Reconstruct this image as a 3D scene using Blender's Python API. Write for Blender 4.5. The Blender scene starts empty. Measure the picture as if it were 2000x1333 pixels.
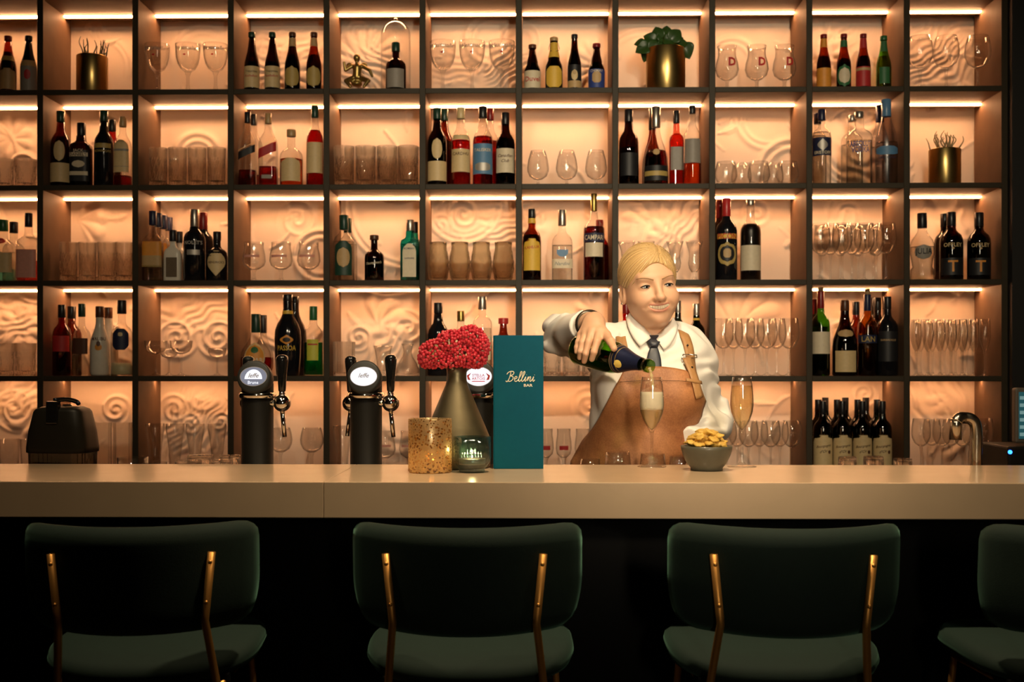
import bpy, bmesh, math, random
import numpy as np
from mathutils import Vector, Matrix
random.seed(7); rng = np.random.default_rng(11)
PI = math.pi
scene = bpy.context.scene
C = scene.collection

# ---------------------------------------------------------------- camera, exposure, world, lights
F, CZ, YH, YAW = 2224.0, 1.335, 725.0, math.radians(1.0)
cam_d = bpy.data.cameras.new('camera'); cam = bpy.data.objects.new('camera', cam_d); C.objects.link(cam)
cam.location = (0, 0, CZ); cam.rotation_euler = (PI/2, 0, YAW)
cam_d.sensor_width = 36; cam_d.lens = F/2000*36; cam_d.shift_y = (YH-666.5)/2000
cam_d.dof.use_dof = True; cam_d.dof.focus_distance = 2.95; cam_d.dof.aperture_fstop = 5.0
cam_d.clip_start = .05
scene.camera = cam
vs = scene.view_settings
vs.view_transform = 'Standard'; vs.look = 'None'; vs.gamma = 1; vs.use_curve_mapping = False; vs.exposure = 0.0
cy = scene.cycles
cy.max_bounces = 18; cy.diffuse_bounces = 5; cy.glossy_bounces = 4; cy.transmission_bounces = 16; cy.transparent_max_bounces = 48
cy.caustics_reflective = False; cy.caustics_refractive = False; cy.sample_clamp_indirect = 6; cy.use_denoising = True
w = bpy.data.worlds.new('world'); scene.world = w; w.use_nodes = True
w.node_tree.nodes['Background'].inputs[0].default_value = (1, .62, .34, 1)
w.node_tree.nodes['Background'].inputs[1].default_value = .012
LED_COL, LED_STR = (1, .475, .205), 62.0

def lamp(kind, name, loc, target, energy, color, size=.05, spot=60, blend=.6):
    d = bpy.data.lights.new(name, kind); o = bpy.data.objects.new(name, d); C.objects.link(o)
    o.location = loc; o.rotation_euler = (Vector(target)-Vector(loc)).to_track_quat('-Z', 'Y').to_euler()
    d.energy = energy; d.color = color
    if kind == 'SPOT': d.spot_size = math.radians(spot); d.spot_blend = blend; d.shadow_soft_size = size
    elif kind == 'POINT': d.shadow_soft_size = size
    else: d.shape = 'DISK'; d.size = size
    return o
WARM = (1, .76, .47)
# unseen softbox key light on the bartender, then the room's ceiling spots
lamp('SPOT', 'softbox_key', (.60, -.6, 2.05), (.33, 3.1, 1.36), 235, (1, .80, .55), .16, 22, 1)
lamp('SPOT', 'ceiling_spot', (.15, 2.05, 3.0), (.2, 2.48, 1.0), 135, WARM, .05, 80, 1)
lamp('SPOT', 'ceiling_spot', (-1.0, 2.05, 3.0), (-.95, 2.48, 1.0), 46, WARM, .04, 70, 1)
lamp('SPOT', 'ceiling_spot', (1.15, 2.05, 3.0), (.85, 2.48, 1.0), 38, WARM, .04, 70, 1)
lamp('SPOT', 'ceiling_spot', (-.5, 1.0, 3.0), (-.7, 4.4, 1.75), 85, (1, .80, .54), .04, 62, 1)
lamp('SPOT', 'ceiling_spot', (.75, 1.0, 3.0), (.7, 4.4, 1.7), 140, (1, .82, .56), .04, 62, 1)

# unseen tall area light added behind the camera for upright glints on glass
o = lamp('AREA', 'glint_area_light', (.6, -1.1, 2.1), (.25, 4.4, 2.15), 3.2, (1, .84, .60)); d = o.data
d.shape = 'RECTANGLE'; d.size = .14; d.size_y = 1.3; d.spread = math.radians(40)

# ---------------------------------------------------------------- helpers
def P(px, py, Y):
    """the world point on the plane y=Y that stands at pixel (px, py) of the 2000x1333 photograph"""
    u = (px-1000)/F; v = (YH-py)/F
    t = Y/(math.cos(YAW)+u*math.sin(YAW))
    return Vector((t*(-math.sin(YAW)+u*math.cos(YAW)), Y, CZ+t*v))

def new_mesh(name, verts, faces, smooth=True):
    me = bpy.data.meshes.new(name)
    me.from_pydata([tuple(v) for v in verts], [], [tuple(f) for f in faces])
    if smooth: me.polygons.foreach_set('use_smooth', [True]*len(me.polygons))
    me.update(); return me
def ob(name, me, m=None, parent=None, loc=(0, 0, 0), rot=(0, 0, 0), scale=None):
    o = bpy.data.objects.new(name, me); C.objects.link(o)
    if m is not None:
        if me.materials:
            if me.materials[0] is not m: me.materials[0] = m
        else: me.materials.append(m)
    o.parent = parent; o.location = loc; o.rotation_euler = rot
    if scale: o.scale = scale
    return o
def tag(o, label, cat, group=None, kind=None):
    o['label'] = label; o['category'] = cat
    if group: o['group'] = group
    if kind: o['kind'] = kind
    return o
def thing(name, label, cat, loc=(0, 0, 0), rz=0, group=None):
    o = bpy.data.objects.new(name, None); C.objects.link(o)
    o.location = loc; o.rotation_euler = (0, 0, rz); o.empty_display_size = .05
    return tag(o, label, cat, group)
def bm_mesh(name, bm, smooth=False):
    me = bpy.data.meshes.new(name); bm.normal_update(); bm.to_mesh(me); bm.free()
    if smooth: me.polygons.foreach_set('use_smooth', [True]*len(me.polygons))
    return me
def box_mesh(name, x0, x1, y0, y1, z0, z1, bev=0, seg=2):
    bm = bmesh.new(); bmesh.ops.create_cube(bm, size=1)
    for v in bm.verts:
        v.co = ((x0+x1)/2+v.co.x*(x1-x0), (y0+y1)/2+v.co.y*(y1-y0), (z0+z1)/2+v.co.z*(z1-z0))
    if bev: bmesh.ops.bevel(bm, geom=bm.edges[:], offset=bev, segments=seg, profile=.6, affect='EDGES')
    return bm_mesh(name, bm)
def section(th, r, sq=2.0, dep=1.0):
    c, s = np.cos(th), np.sin(th)
    if sq != 2.0:
        k = (np.abs(c)**sq+np.abs(s)**sq)**(-1/sq); c, s = c*k, s*k
    return r*c, r*s*dep
def lathe(name, prof, seg=24, sq=2.0, dep=1.0, mod=None, smooth=True, close=False):
    """prof: list of (r, z) ; mod(theta, z) multiplies the radius"""
    th = np.linspace(0, 2*PI, seg, endpoint=False)
    verts = []; faces = []; rings = []
    for r, z in prof:
        if r < 1e-6:
            rings.append([len(verts)]); verts.append((0, 0, z))
        else:
            rr = r*(mod(th, z) if mod else 1.0)
            x, y = section(th, rr, sq, dep)
            rings.append(list(range(len(verts), len(verts)+seg)))
            verts += list(zip(np.broadcast_to(x, seg).tolist(), np.broadcast_to(y, seg).tolist(), [z]*seg))
    for a, b in zip(rings, rings[1:]):
        if len(a) == 1 and len(b) == 1: continue
        for i in range(seg):
            j = (i+1) % seg
            if len(a) == 1: faces.append((a[0], b[j], b[i]))
            elif len(b) == 1: faces.append((a[i], a[j], b[0]))
            else: faces.append((a[i], a[j], b[j], b[i]))
    return new_mesh(name, verts, faces, smooth)
def tube_mesh(name, pts, rad, seg=10, cap=True):
    pts = [Vector(p) for p in pts]; n = len(pts)
    rad = [rad]*n if not hasattr(rad, '__len__') else rad
    verts = []; faces = []
    up = None
    for i, p in enumerate(pts):
        t = ((pts[min(i+1, n-1)]-p).normalized()+(p-pts[max(i-1, 0)]).normalized())
        t = t.normalized() if t.length > 1e-9 else Vector((0, 0, 1))
        if up is None: up = t.orthogonal().normalized()
        up = (up-t*up.dot(t)).normalized(); s = t.cross(up)
        for k in range(seg):
            a = 2*PI*k/seg; verts.append(p+(up*math.cos(a)+s*math.sin(a))*rad[i])
    for i in range(n-1):
        for k in range(seg):
            l = (k+1) % seg
            faces.append((i*seg+k, i*seg+l, (i+1)*seg+l, (i+1)*seg+k))
    if cap:
        faces.append(tuple(range(seg-1, -1, -1))); faces.append(tuple((n-1)*seg+k for k in range(seg)))
    return new_mesh(name, verts, faces)
def smooth_path(pts, sub=6):
    """Catmull-Rom through the points"""
    p = [np.array(q, float) for q in pts]; p = [2*p[0]-p[1]]+p+[2*p[-1]-p[-2]]; out = []
    for i in range(1, len(p)-2):
        for k in range(sub):
            t = k/sub
            out.append(.5*((2*p[i])+(p[i+1]-p[i-1])*t+(2*p[i-1]-5*p[i]+4*p[i+1]-p[i+2])*t*t+(3*p[i]-p[i-1]-3*p[i+1]+p[i+2])*t**3))
    out.append(p[-2]); return [Vector(q) for q in out]
def bezier_solid(me, thick):
    """give an open sheet a real thickness"""
    bm = bmesh.new(); bm.from_mesh(me)
    bmesh.ops.solidify(bm, geom=bm.faces[:], thickness=thick); bm.to_mesh(me); bm.free()
    me.polygons.foreach_set('use_smooth', [True]*len(me.polygons)); return me

# ---------------------------------------------------------------- materials (all node based)
MATS = {}
def nt_new(name):
    m = bpy.data.materials.new(name); m.use_nodes = True; nt = m.node_tree
    for n in list(nt.nodes): nt.nodes.remove(n)
    out = nt.nodes.new('ShaderNodeOutputMaterial'); return m, nt, out
def mat(name, col, rough=.5, metal=0.0, noise=.06, nscale=40, bump=0.0, bscale=200, coat=0, spec=.5, sheen=0, trans=None):
    if name in MATS: return MATS[name]
    m, nt, out = nt_new(name); N = nt.nodes.new; L = nt.links.new
    b = N('ShaderNodeBsdfPrincipled'); L(b.outputs[0], out.inputs[0])
    tc = N('ShaderNodeTexCoord'); no = N('ShaderNodeTexNoise'); no.inputs['Scale'].default_value = nscale; no.inputs['Detail'].default_value = 4
    L(tc.outputs['Object'], no.inputs['Vector'])
    mx = N('ShaderNodeMix'); mx.data_type = 'RGBA'
    c = Vector(col)
    mx.inputs[6].default_value = (*[max(0, x*(1-noise*2)) for x in c], 1); mx.inputs[7].default_value = (*[min(1, x*(1+noise*2)) for x in c], 1)
    L(no.outputs[0], mx.inputs[0]); L(mx.outputs[2], b.inputs['Base Color'])
    b.inputs['Roughness'].default_value = rough; b.inputs['Metallic'].default_value = metal
    b.inputs['Specular IOR Level'].default_value = spec
    if coat: b.inputs['Coat Weight'].default_value = coat; b.inputs['Coat Roughness'].default_value = .05
    if sheen: b.inputs['Sheen Weight'].default_value = sheen; b.inputs['Sheen Roughness'].default_value = .4; b.inputs['Sheen Tint'].default_value = (*[min(1, x*9+.04) for x in c], 1)
    if bump:
        n2 = N('ShaderNodeTexNoise'); n2.inputs['Scale'].default_value = bscale; n2.inputs['Detail'].default_value = 5; L(tc.outputs['Object'], n2.inputs['Vector'])
        bp = N('ShaderNodeBump'); bp.inputs['Strength'].default_value = bump; bp.inputs['Distance'].default_value = .002
        L(n2.outputs[0], bp.inputs['Height']); L(bp.outputs[0], b.inputs['Normal'])
    MATS[name] = m; return m
def glass(name, col=(.97, .96, .94), edge=.35, rough=.02, refl=1.0, ior=1.5):
    """thin-walled tinted glass or liquid: transmission tinted by the path length, Fresnel reflection on top"""
    if name in MATS: return MATS[name]
    m, nt, out = nt_new(name); N = nt.nodes.new; L = nt.links.new
    t = N('ShaderNodeBsdfTransparent'); g = N('ShaderNodeBsdfGlossy'); g.inputs['Roughness'].default_value = rough
    g.inputs['Color'].default_value = (refl, refl, refl, 1)
    lw = N('ShaderNodeLayerWeight'); lw.inputs['Blend'].default_value = .5
    pw = N('ShaderNodeMath'); pw.operation = 'POWER'; pw.inputs[1].default_value = 4.0; L(lw.outputs['Facing'], pw.inputs[0])
    mx = N('ShaderNodeMix'); mx.data_type = 'RGBA'; L(pw.outputs[0], mx.inputs[0])
    mx.inputs[6].default_value = (*col, 1); mx.inputs[7].default_value = (*[x*edge for x in col], 1); L(mx.outputs[2], t.inputs[0])
    p5 = N('ShaderNodeMath'); p5.operation = 'POWER'; p5.inputs[1].default_value = 5.0; L(lw.outputs['Facing'], p5.inputs[0])
    fr = N('ShaderNodeMath'); fr.operation = 'MULTIPLY_ADD'; fr.inputs[1].default_value = .75; fr.inputs[2].default_value = 2*((ior-1)/(ior+1))**2; L(p5.outputs[0], fr.inputs[0])
    ms = N('ShaderNodeMixShader'); L(fr.outputs[0], ms.inputs[0]); L(t.outputs[0], ms.inputs[1]); L(g.outputs[0], ms.inputs[2])
    L(ms.outputs[0], out.inputs[0]); MATS[name] = m; return m
def crystal(name, col, ior=1.32, rough=.0):
    if name in MATS: return MATS[name]
    m, nt, out = nt_new(name); b = nt.nodes.new('ShaderNodeBsdfGlass'); b.inputs['Color'].default_value = (*col, 1); b.inputs['IOR'].default_value = ior; b.inputs['Roughness'].default_value = rough
    t = nt.nodes.new('ShaderNodeBsdfTransparent'); t.inputs[0].default_value = (*col, 1); x = nt.nodes.new('ShaderNodeMixShader'); x.inputs[0].default_value = .62
    nt.links.new(t.outputs[0], x.inputs[1]); nt.links.new(b.outputs[0], x.inputs[2]); nt.links.new(x.outputs[0], out.inputs[0]); MATS[name] = m; return m
def emit(name, col, strength):
    if name in MATS: return MATS[name]
    m, nt, out = nt_new(name); e = nt.nodes.new('ShaderNodeEmission'); e.inputs[0].default_value = (*col, 1); e.inputs[1].default_value = strength
    nt.links.new(e.outputs[0], out.inputs[0]); MATS[name] = m; return m

frame_m = mat('bronze_lacquer', (.155, .092, .056), .62, .0, .10, 14, bump=.05, bscale=90, spec=.15)
panel_m = mat('peach_plaster', (.90, .74, .60), .62, 0, .02, 8)
stone_m = mat('cream_stone', (.66, .485, .315), .20, 0, .05, 9, spec=.50)
black_m = mat('matte_black', (.005, .005, .005), .6, spec=.15)
blackgloss_m = mat('gloss_black', (.008, .008, .008), .12, coat=.6)
satin_m = mat('satin_black', (.010, .009, .007), .5, spec=.12)
chrome_m = mat('chrome', (.80, .76, .70), .09, 1.0, .02)
steel_m = mat('brushed_steel', (.62, .55, .44), .22, 1.0, .05, 60)
brass_m = mat('brass', (.60, .42, .15), .30, 1.0, .05, 50)
copper_m = mat('rose_brass_tube', (.85, .42, .11), .42, .85, .04, 50)
velvet_m = mat('green_velvet', (.005, .018, .012), .85, 0, .10, 60, sheen=.9, bump=.15, bscale=500)
wall_m = mat('dark_wall', (.010, .009, .008), .7)

# ---------------------------------------------------------------- the setting
def struct(name, me, m, parent=None):
    o = ob(name, me, m, parent); o['kind'] = 'structure'; return o
SY, SB = 4.44, 4.74           # shelf front and back planes
PX0, PITCH, DT = -1.932, .3762, .024
def divx(i): return PX0+PITCH*i
ROWZ = {1: 2.43, 2: 2.055, 3: 1.68, 4: 1.305, 5: .93}
ST = .021
def base(r): return ROWZ[r]+ST/2
struct('floor', box_mesh('floor', -4.2, 4.2, -2.5, 5.0, -.1, 0), mat('dark_floor', (.018, .013, .010), .4))
struct('ceiling', box_mesh('ceiling', -4.2, 4.2, -2.5, 5.0, 3.12, 3.22), mat('dark_ceiling', (.02, .016, .013), .8))
struct('wall_right', box_mesh('wall_right', divx(10)+DT/2, 4.2, 4.40, 4.50, 0, 3.12), wall_m)
struct('wall_left', box_mesh('wall_left', -4.3, -4.2, -2.5, 5.0, 0, 3.12), wall_m)
struct('trim_1', box_mesh('trim_1', divx(10)+.062, divx(10)+.09, 4.385, 4.40, 0, 3.12, .003), mat('dark_trim', (.022, .018, .014), .4))

# back wall: one plaster relief of scrolls, leaves, rings and drapery
def relief():
    x0, x1 = divx(-1), divx(10); z0, z1 = .80, 2.92
    nx, nz = 780, 390
    X, Z = np.meshgrid(np.linspace(x0, x1, nx), np.linspace(z0, z1, nz))
    H = np.zeros_like(X)
    def q(px, py): p = P(px, py, 4.73); return p.x, p.z
    S = 4.73/F
    def ring(px, py, R, wd, h, a0=-180, a1=180, double=True):
        cx, cz = q(px, py); dx, dz = X-cx, Z-cz; r = np.hypot(dx, dz)/S; a = np.degrees(np.arctan2(dz, dx))
        am = (a0+a1)/2; da = np.abs((a-am+180) % 360-180); mk = 1/(1+np.exp((da-(a1-a0)/2)/3))
        g = np.exp(-((r-R)/wd)**2)
        if double: g = np.maximum(g, .7*np.exp(-((r-R+wd*2.4)/(wd*.8))**2))
        return .75*h*g*mk
    def fan(px, py, R, n, h, a0=-180, a1=180, ph=0, tw=0):
        cx, cz = q(px, py); dx, dz = X-cx, Z-cz; r = np.hypot(dx, dz)/S; a = np.degrees(np.arctan2(dz, dx))
        am = (a0+a1)/2; da = np.abs((a-am+180) % 360-180); mk = 1/(1+np.exp((da-(a1-a0)/2)/4))
        k = np.abs(np.sin(np.radians(a)*n/2+ph+tw*r/R))
        edge = R*(.8+.2*k)
        return .8*h*(k**.7)*mk/(1+np.exp((r-edge)/3))*np.clip(r/R*1.4, .15, 1)
    def scroll(px, py, R, turns, h, ph=0, sgn=1, wd=4):
        cx, cz = q(px, py); dx, dz = X-cx, Z-cz; r = np.hypot(dx, dz)/S; a = np.arctan2(dz, dx)*sgn+ph
        k = (r/R*turns-a/(2*PI)) % 1.0
        return .6*h*np.exp(-((k-.5)*R/turns/wd)**2)/(1+np.exp((r-R)/2.5))
    def leaf(px, py, L_, wd, ang, curl, h):
        cx, cz = q(px, py); dx, dz = (X-cx)/S, (Z-cz)/S
        c, s = math.cos(ang), math.sin(ang); u = dx*c+dz*s; v = -dx*s+dz*c; v = v-curl*u*u/L_
        t = np.clip(u/L_, 0, 1); ww = wd*np.sin(np.clip(t, 0.02, 1)*PI)**.6+.5
        rib = .75+.25*np.cos(v/ww*PI*2.2)
        g = h*np.clip(1-(v/ww)**2, 0, 1)**.6*rib
        g[(u < 0) | (u > L_)] = 0
        return g
    def fold(px, py, rx, ry, ang, wl, h, warp=1.0):
        cx, cz = q(px, py); dx, dz = (X-cx)/S, (Z-cz)/S
        c, s = math.cos(ang), math.sin(ang); v = -dx*s+dz*c
        wv = v+warp*9*np.sin(dx/31+dz/47+px)+warp*5*np.sin(dz/17-dx/23)
        e = (dx/rx)**2+(dz/ry)**2
        return .62*h*(.5+.5*np.sin(wv*2*PI/(wl*.8)+1.5*np.sin(dx/9+dz/13)))/(1+np.exp((np.sqrt(e)-1)*9))
    add = []
    for a in [(395, 110, 62, 6, .012, 60, 190), (385, 305, 45, 6, .016, 0, 180), (45, 325, 24, 5, .018, 0, 180), (800, 400, 125, 5, .012, 150, 330), (905, 400, 75, 5, .011, 120, 400),
              (960, 75, 50, 6, .012, 90, 270), (1015, 80, 40, 6, .010), (1545, 335, 62, 7, .018, 40, 190), (1500, 230, 60, 5, .010, 180, 300), (1255, 130, 75, 5, .010, 20, 170), (1690, 215, 40, 8, .016, 190, 350),
              (1610, 415, 60, 9, .018, 250, 360), (1895, 430, 40, 8, .016, 120, 260), (625, 500, 50, 6, .018), (760, 480, 100, 6, .012, 190, 290), (1830, 640, 90, 7, .012, 40, 150), (1800, 800, 105, 8, .016, -60, 20),
              (1800, 800, 75, 5, .010, -60, 20), (395, 770, 30, 7, .014, 200, 340), (780, 830, 52, 10, .016, 180, 330), (560, 590, 90, 5, .010, 180, 330), (1340, 420, 60, 4, .010, 90, 200), (195, 130, 60, 4, .009, -20, 60), (1430, 120, 46, 5, .012, 20, 150),
              (925, 470, 110, 6, .012, 10, 140), (1890, 95, 55, 6, .014, 30, 140)]: add.append(ring(*a))
    for a in [(40, 640, 48, 9, .016), (55, 805, 46, 7, .022, -180, 180, 1, 3), (545, 150, 70, 14, .013, -60, 120, 0, 2), (720, 120, 70, 16, .014, 20, 200, .5, 2), (1170, 130, 55, 14, .012, 90, 270), (1600, 110, 55, 12, .014, -80, 90, 0, 1), (1640, 130, 60, 10, .012, 60, 250, 1, 4),
              (1870, 150, 55, 9, .016, 180, 330, 0, 2), (1440, 640, 90, 13, .014, 0, 140, 0, 2), (1340, 470, 80, 16, .014, 60, 180, 0, 3), (1270, 450, 60, 12, .014, 20, 160, 1, -3), (1860, 770, 50, 10, .012, 90, 260), (740, 640, 62, 9, .022, -40, 120, 1, 2), (1160, 600, 36, 8, .018, 90, 230, 0, 2),
              (150, 430, 60, 9, .016, -60, 70, 0, 1), (340, 470, 70, 10, .012, 30, 120), (20, 270, 42, 9, .012)]: add.append(fan(*a))
    for a in [(345, 660, 42, 2.4, .018, 0, 1), (425, 660, 42, 2.4, .018, PI, -1), (372, 830, 26, 2, .022, 0, 1), (430, 825, 24, 2, .022, 2, -1), (340, 800, 30, 2, .020, 1, 1), (30, 800, 44, 2.2, .022, .5, 1), (700, 60, 26, 2, .010), (905, 420, 34, 2.2, .012), (860, 440, 26, 2, .011, 2, -1),
              (1150, 790, 34, 2, .012, 1), (1690, 770, 30, 2, .012, 2), (1660, 420, 26, 2, .010), (225, 800, 30, 2, .020, 3, -1), (580, 430, 40, 2, .010, 1), (560, 130, 30, 2, .010, 2), (1300, 480, 40, 2.2, .014, 1, -1), (1480, 420, 30, 2, .009), (1650, 660, 34, 2, .010, 1), (795, 640, 36, 2.2, .020, 2), (700, 660, 26, 1.8, .022, 1, -1)]: add.append(scroll(*a))
    for a in [(380, 620, 70, 40, .3, 22, .012), (760, 690, 46, 60, 1.2, 20, .022), (710, 140, 70, 70, -.5, 18, .014), (1830, 110, 60, 70, .7, 16, .013), (60, 780, 60, 60, .4, 20, .020), (1840, 790, 60, 70, -1.1, 26, .012), (1330, 440, 90, 60, .9, 20, .014), (560, 120, 80, 60, .2, 20, .011),
              (1680, 330, 70, 50, -.5, 24, .013), (900, 130, 80, 40, .1, 22, .006), (1620, 100, 50, 70, 1.2, 16, .012), (1000, 440, 60, 50, .4, 20, .012), (380, 830, 60, 60, .9, 16, .018), (990, 130, 40, 50, .4, 14, .018), (30, 640, 60, 60, .3, 20, .014)]: add.append(fold(*a))
    for i in range(300):
        px, py = rng.uniform(-100, 1960), rng.uniform(20, 920)
        if 1010 < px < 1180 and 190 < py < 360: continue
        add.append(leaf(px, py, rng.uniform(16, 60), rng.uniform(3, 8), rng.uniform(-PI, PI), rng.uniform(-.9, .9), rng.uniform(.004, .010)))
    for g in add: H = np.maximum(H, g)*.85+.15*(H+g)
    H = np.clip(H, 0, .026)
    V = np.stack([X, SB-H, Z], -1).reshape(-1, 3)
    idx = np.arange(nx*nz).reshape(nz, nx)
    Fc = np.stack([idx[:-1, :-1], idx[:-1, 1:], idx[1:, 1:], idx[1:, :-1]], -1).reshape(-1, 4)
    me = bpy.data.meshes.new('wall_back'); me.from_pydata(V, [], Fc); me.polygons.foreach_set('use_smooth', [True]*len(me.polygons)); me.update()
    return me
o = struct('wall_back', relief(), panel_m)
o['label'] = 'peach plaster back wall with carved baroque relief behind the shelves'
struct('wall_rear', box_mesh('wall_rear', -4.2, 4.2, SB+.001, 4.82, 0, 3.12), wall_m)

# shelving: uprights, boards and light strips
shelf = thing('shelving_unit', 'dark bronze wall shelving with square lit compartments behind the bar', 'shelving', (0, 0, 0))
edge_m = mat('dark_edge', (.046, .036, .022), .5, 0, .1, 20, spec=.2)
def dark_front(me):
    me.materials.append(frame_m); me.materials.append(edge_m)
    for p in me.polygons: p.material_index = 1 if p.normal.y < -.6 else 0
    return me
um = box_mesh('upright', -DT/2, DT/2, 0, SB-SY-.028, 0, 2.9-.0, .0015, 1)
dark_front(um)
for i in range(-1, 11): ob('upright', um, frame_m, shelf, (divx(i), SY, 0))
bw = PITCH-DT
bmesh_board = box_mesh('board', -bw/2, bw/2, .001, SB-SY-.028, -ST/2, ST/2, .0012, 1)
dark_front(bmesh_board)
strip_m = emit('led_diffuser', LED_COL, LED_STR); alu_m = mat('bronze_profile', (.16, .10, .065), .4)
strip_me = box_mesh('light_strip', -bw/2+.002, bw/2-.002, -.0075, .0065, -.0085, -.002, .0015, 2)
flush_me = box_mesh('light_strip', -bw/2+.002, bw/2-.002, -.0040, .0035, -.0012, -.0002)
bm = bmesh.new()
for q_ in ((-.0075, .0095, -.002, 0), (.0075, .0095, -.0112, -.002)):
    bmesh.ops.create_cube(bm, size=1, matrix=Matrix.Translation((0, (q_[0]+q_[1])/2, (q_[2]+q_[3])/2)) @ Matrix.Diagonal((bw-.002, q_[1]-q_[0], q_[3]-q_[2], 1)))
chan_me = bm_mesh('strip_channel', bm)
for i in range(-1, 10):
    xm = divx(i)+PITCH/2
    for k in range(-1, 6):
        z = .93+.375*k
        if z > 2.9: continue
        ob('shelf_board', bmesh_board, frame_m, shelf, (xm, SY, z))
        if 0 <= k <= 5:
            if k == 1: ob('light_strip', flush_me, strip_m, shelf, (xm, SY+.2, z-ST/2)); continue   # let in flush under the lowest board
            s = ob('strip_channel', chan_me, alu_m, shelf, (xm, SY+.2, z-ST/2)); ob('light_strip', strip_me, strip_m, s)
bd = box_mesh('cupboard_door', -bw/2+.002, bw/2-.002, 0, .018, .06, .54, .002, 1)
for i in range(-1, 10):
    ob('cupboard_door', bd, frame_m, shelf, (divx(i)+PITCH/2, SY+.002, 0))

# bar counter
H0 = 1.10; BF, BB = 2.40, 2.857
bar = thing('bar_counter', 'long cream stone topped bar counter with black front', 'bar counter', (0, 0, 0))
jx = P(632, 950, BF).x
ob('stone_slab', box_mesh('stone_slab', -2.3, jx-.0003, BF, BB, H0-.0765, H0, .0018, 2), stone_m, bar)
ob('stone_slab', box_mesh('stone_slab', jx+.0003, 2.4, BF, BB, H0-.0765, H0, .0018, 2), stone_m, bar)
ob('bar_front', box_mesh('bar_front', -2.3, 2.4, 2.66, 2.70, .10, H0-.078), black_m, bar)
ob('plinth', box_mesh('plinth', -2.3, 2.4, 2.72, 2.95, 0, .10), black_m, bar)
ob('work_top', box_mesh('work_top', -2.3, 2.4, 2.70, 2.99, .96, 1.0, .003), mat('dark_steel', (.30, .26, .21), .3, 1), bar)
ob('back_body', box_mesh('back_body', -2.3, 2.4, 2.72, 2.97, .10, .958), satin_m, bar)

# ---------------------------------------------------------------- shelf contents: shared pieces
ORD = ['first', 'second', 'third', 'fourth', 'fifth', 'sixth', 'seventh', 'eighth', 'ninth', 'tenth', 'eleventh']
ROWN = {1: 'top', 2: 'second', 3: 'third', 4: 'fourth', 5: 'bottom'}
def col_of(px): return max(0, min(10, int(math.floor((P(px, 300, SY+.1).x-divx(-1))/PITCH))))
def where(r, px): return f"{ROWN[r]} row, {ORD[col_of(px)]} compartment"

PLACED = []
def fit(x, R, r, Y, desc):
    c = math.floor((x-divx(-1))/PITCH); a, b = divx(-1)+c*PITCH+DT/2+.0015+R, divx(-1)+(c+1)*PITCH-DT/2-.0015-R
    x = min(max(x, a), b) if a < b else (a+b)/2
    for q in PLACED:
        if q[3] == r and math.hypot(q[0]-x, q[1]-Y) < (q[2]+R)*.97: print('TOUCH', desc, '|', q[4], round((q[2]+R-math.hypot(q[0]-x, q[1]-Y))*1000, 1))
    PLACED.append((x, Y, R, r, desc)); return x
TEXT_CACHE = {}
def text_verts(s, shear=0.0, spacing=1.0, bold=.012):
    k = (s, shear, spacing, bold)
    if k in TEXT_CACHE: return TEXT_CACHE[k]
    cu = bpy.data.curves.new('t', 'FONT'); cu.body = s; cu.align_x = 'CENTER'; cu.align_y = 'CENTER'; cu.resolution_u = 2; cu.shear = shear; cu.space_character = spacing; cu.offset = bold
    o = bpy.data.objects.new('t', cu); C.objects.link(o)
    bpy.context.view_layer.update()
    me = bpy.data.meshes.new_from_object(o.evaluated_get(bpy.context.evaluated_depsgraph_get()))
    bm = bmesh.new(); bm.from_mesh(me); xs = [q.co.x for q in bm.verts]   # cut into narrow strips so that it can follow a round wall
    for xc in np.arange(min(xs)+.14, max(xs), .14): bmesh.ops.bisect_plane(bm, geom=bm.verts[:]+bm.edges[:]+bm.faces[:], plane_co=(xc, 0, 0), plane_no=(1, 0, 0))
    bm.to_mesh(me); bm.free()
    v = np.zeros(len(me.vertices)*3); me.vertices.foreach_get('co', v); v = v.reshape(-1, 3)
    f = [tuple(p.vertices) for p in me.polygons]
    bpy.data.objects.remove(o); bpy.data.curves.remove(cu); bpy.data.meshes.remove(me)
    v[:, 0] -= (v[:, 0].max()+v[:, 0].min())/2; v[:, 1] -= (v[:, 1].max()+v[:, 1].min())/2
    TEXT_CACHE[k] = (v, f); return v, f
# build every text once, while the scene is small
ALL_TEXT = ["PICON", "CAMPARI", "PASSOA", "SAFARI", "JULIA", "OFFLEY", "T", "LAN", "Duvel", "D", "MALIBU", "ABSOLUT", "VODKA", "BOMBAY", "SAPPHIRE", "NOLET'S", "JACK", "DANIEL'S", "Brune", "STELLA", "ARTOIS", "BAR",
            "Westmalle", "Trappistes", "Rochefort", "CHIMAY", "Canadian", "Club", "KAHLUA", "Thompson's", "LAGAVULIN", "TALISKER", "Nardini", "HENDRICK'S", "ERISTOFF", "GREY GOOSE", "Bourgogne", "d'Or", "BARBADILLO", "CARDHU", "leffe", "BOWMORE"]
for s in ALL_TEXT: text_verts(s)
text_verts('D', 0.0, 1.0, .045)
for s in ("Bourgogne", "d'Or", "Canadian", "Club", "Thompson's", "leffe", "Nardini", "Westmalle", "Rochefort"): text_verts(s, .35)

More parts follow.
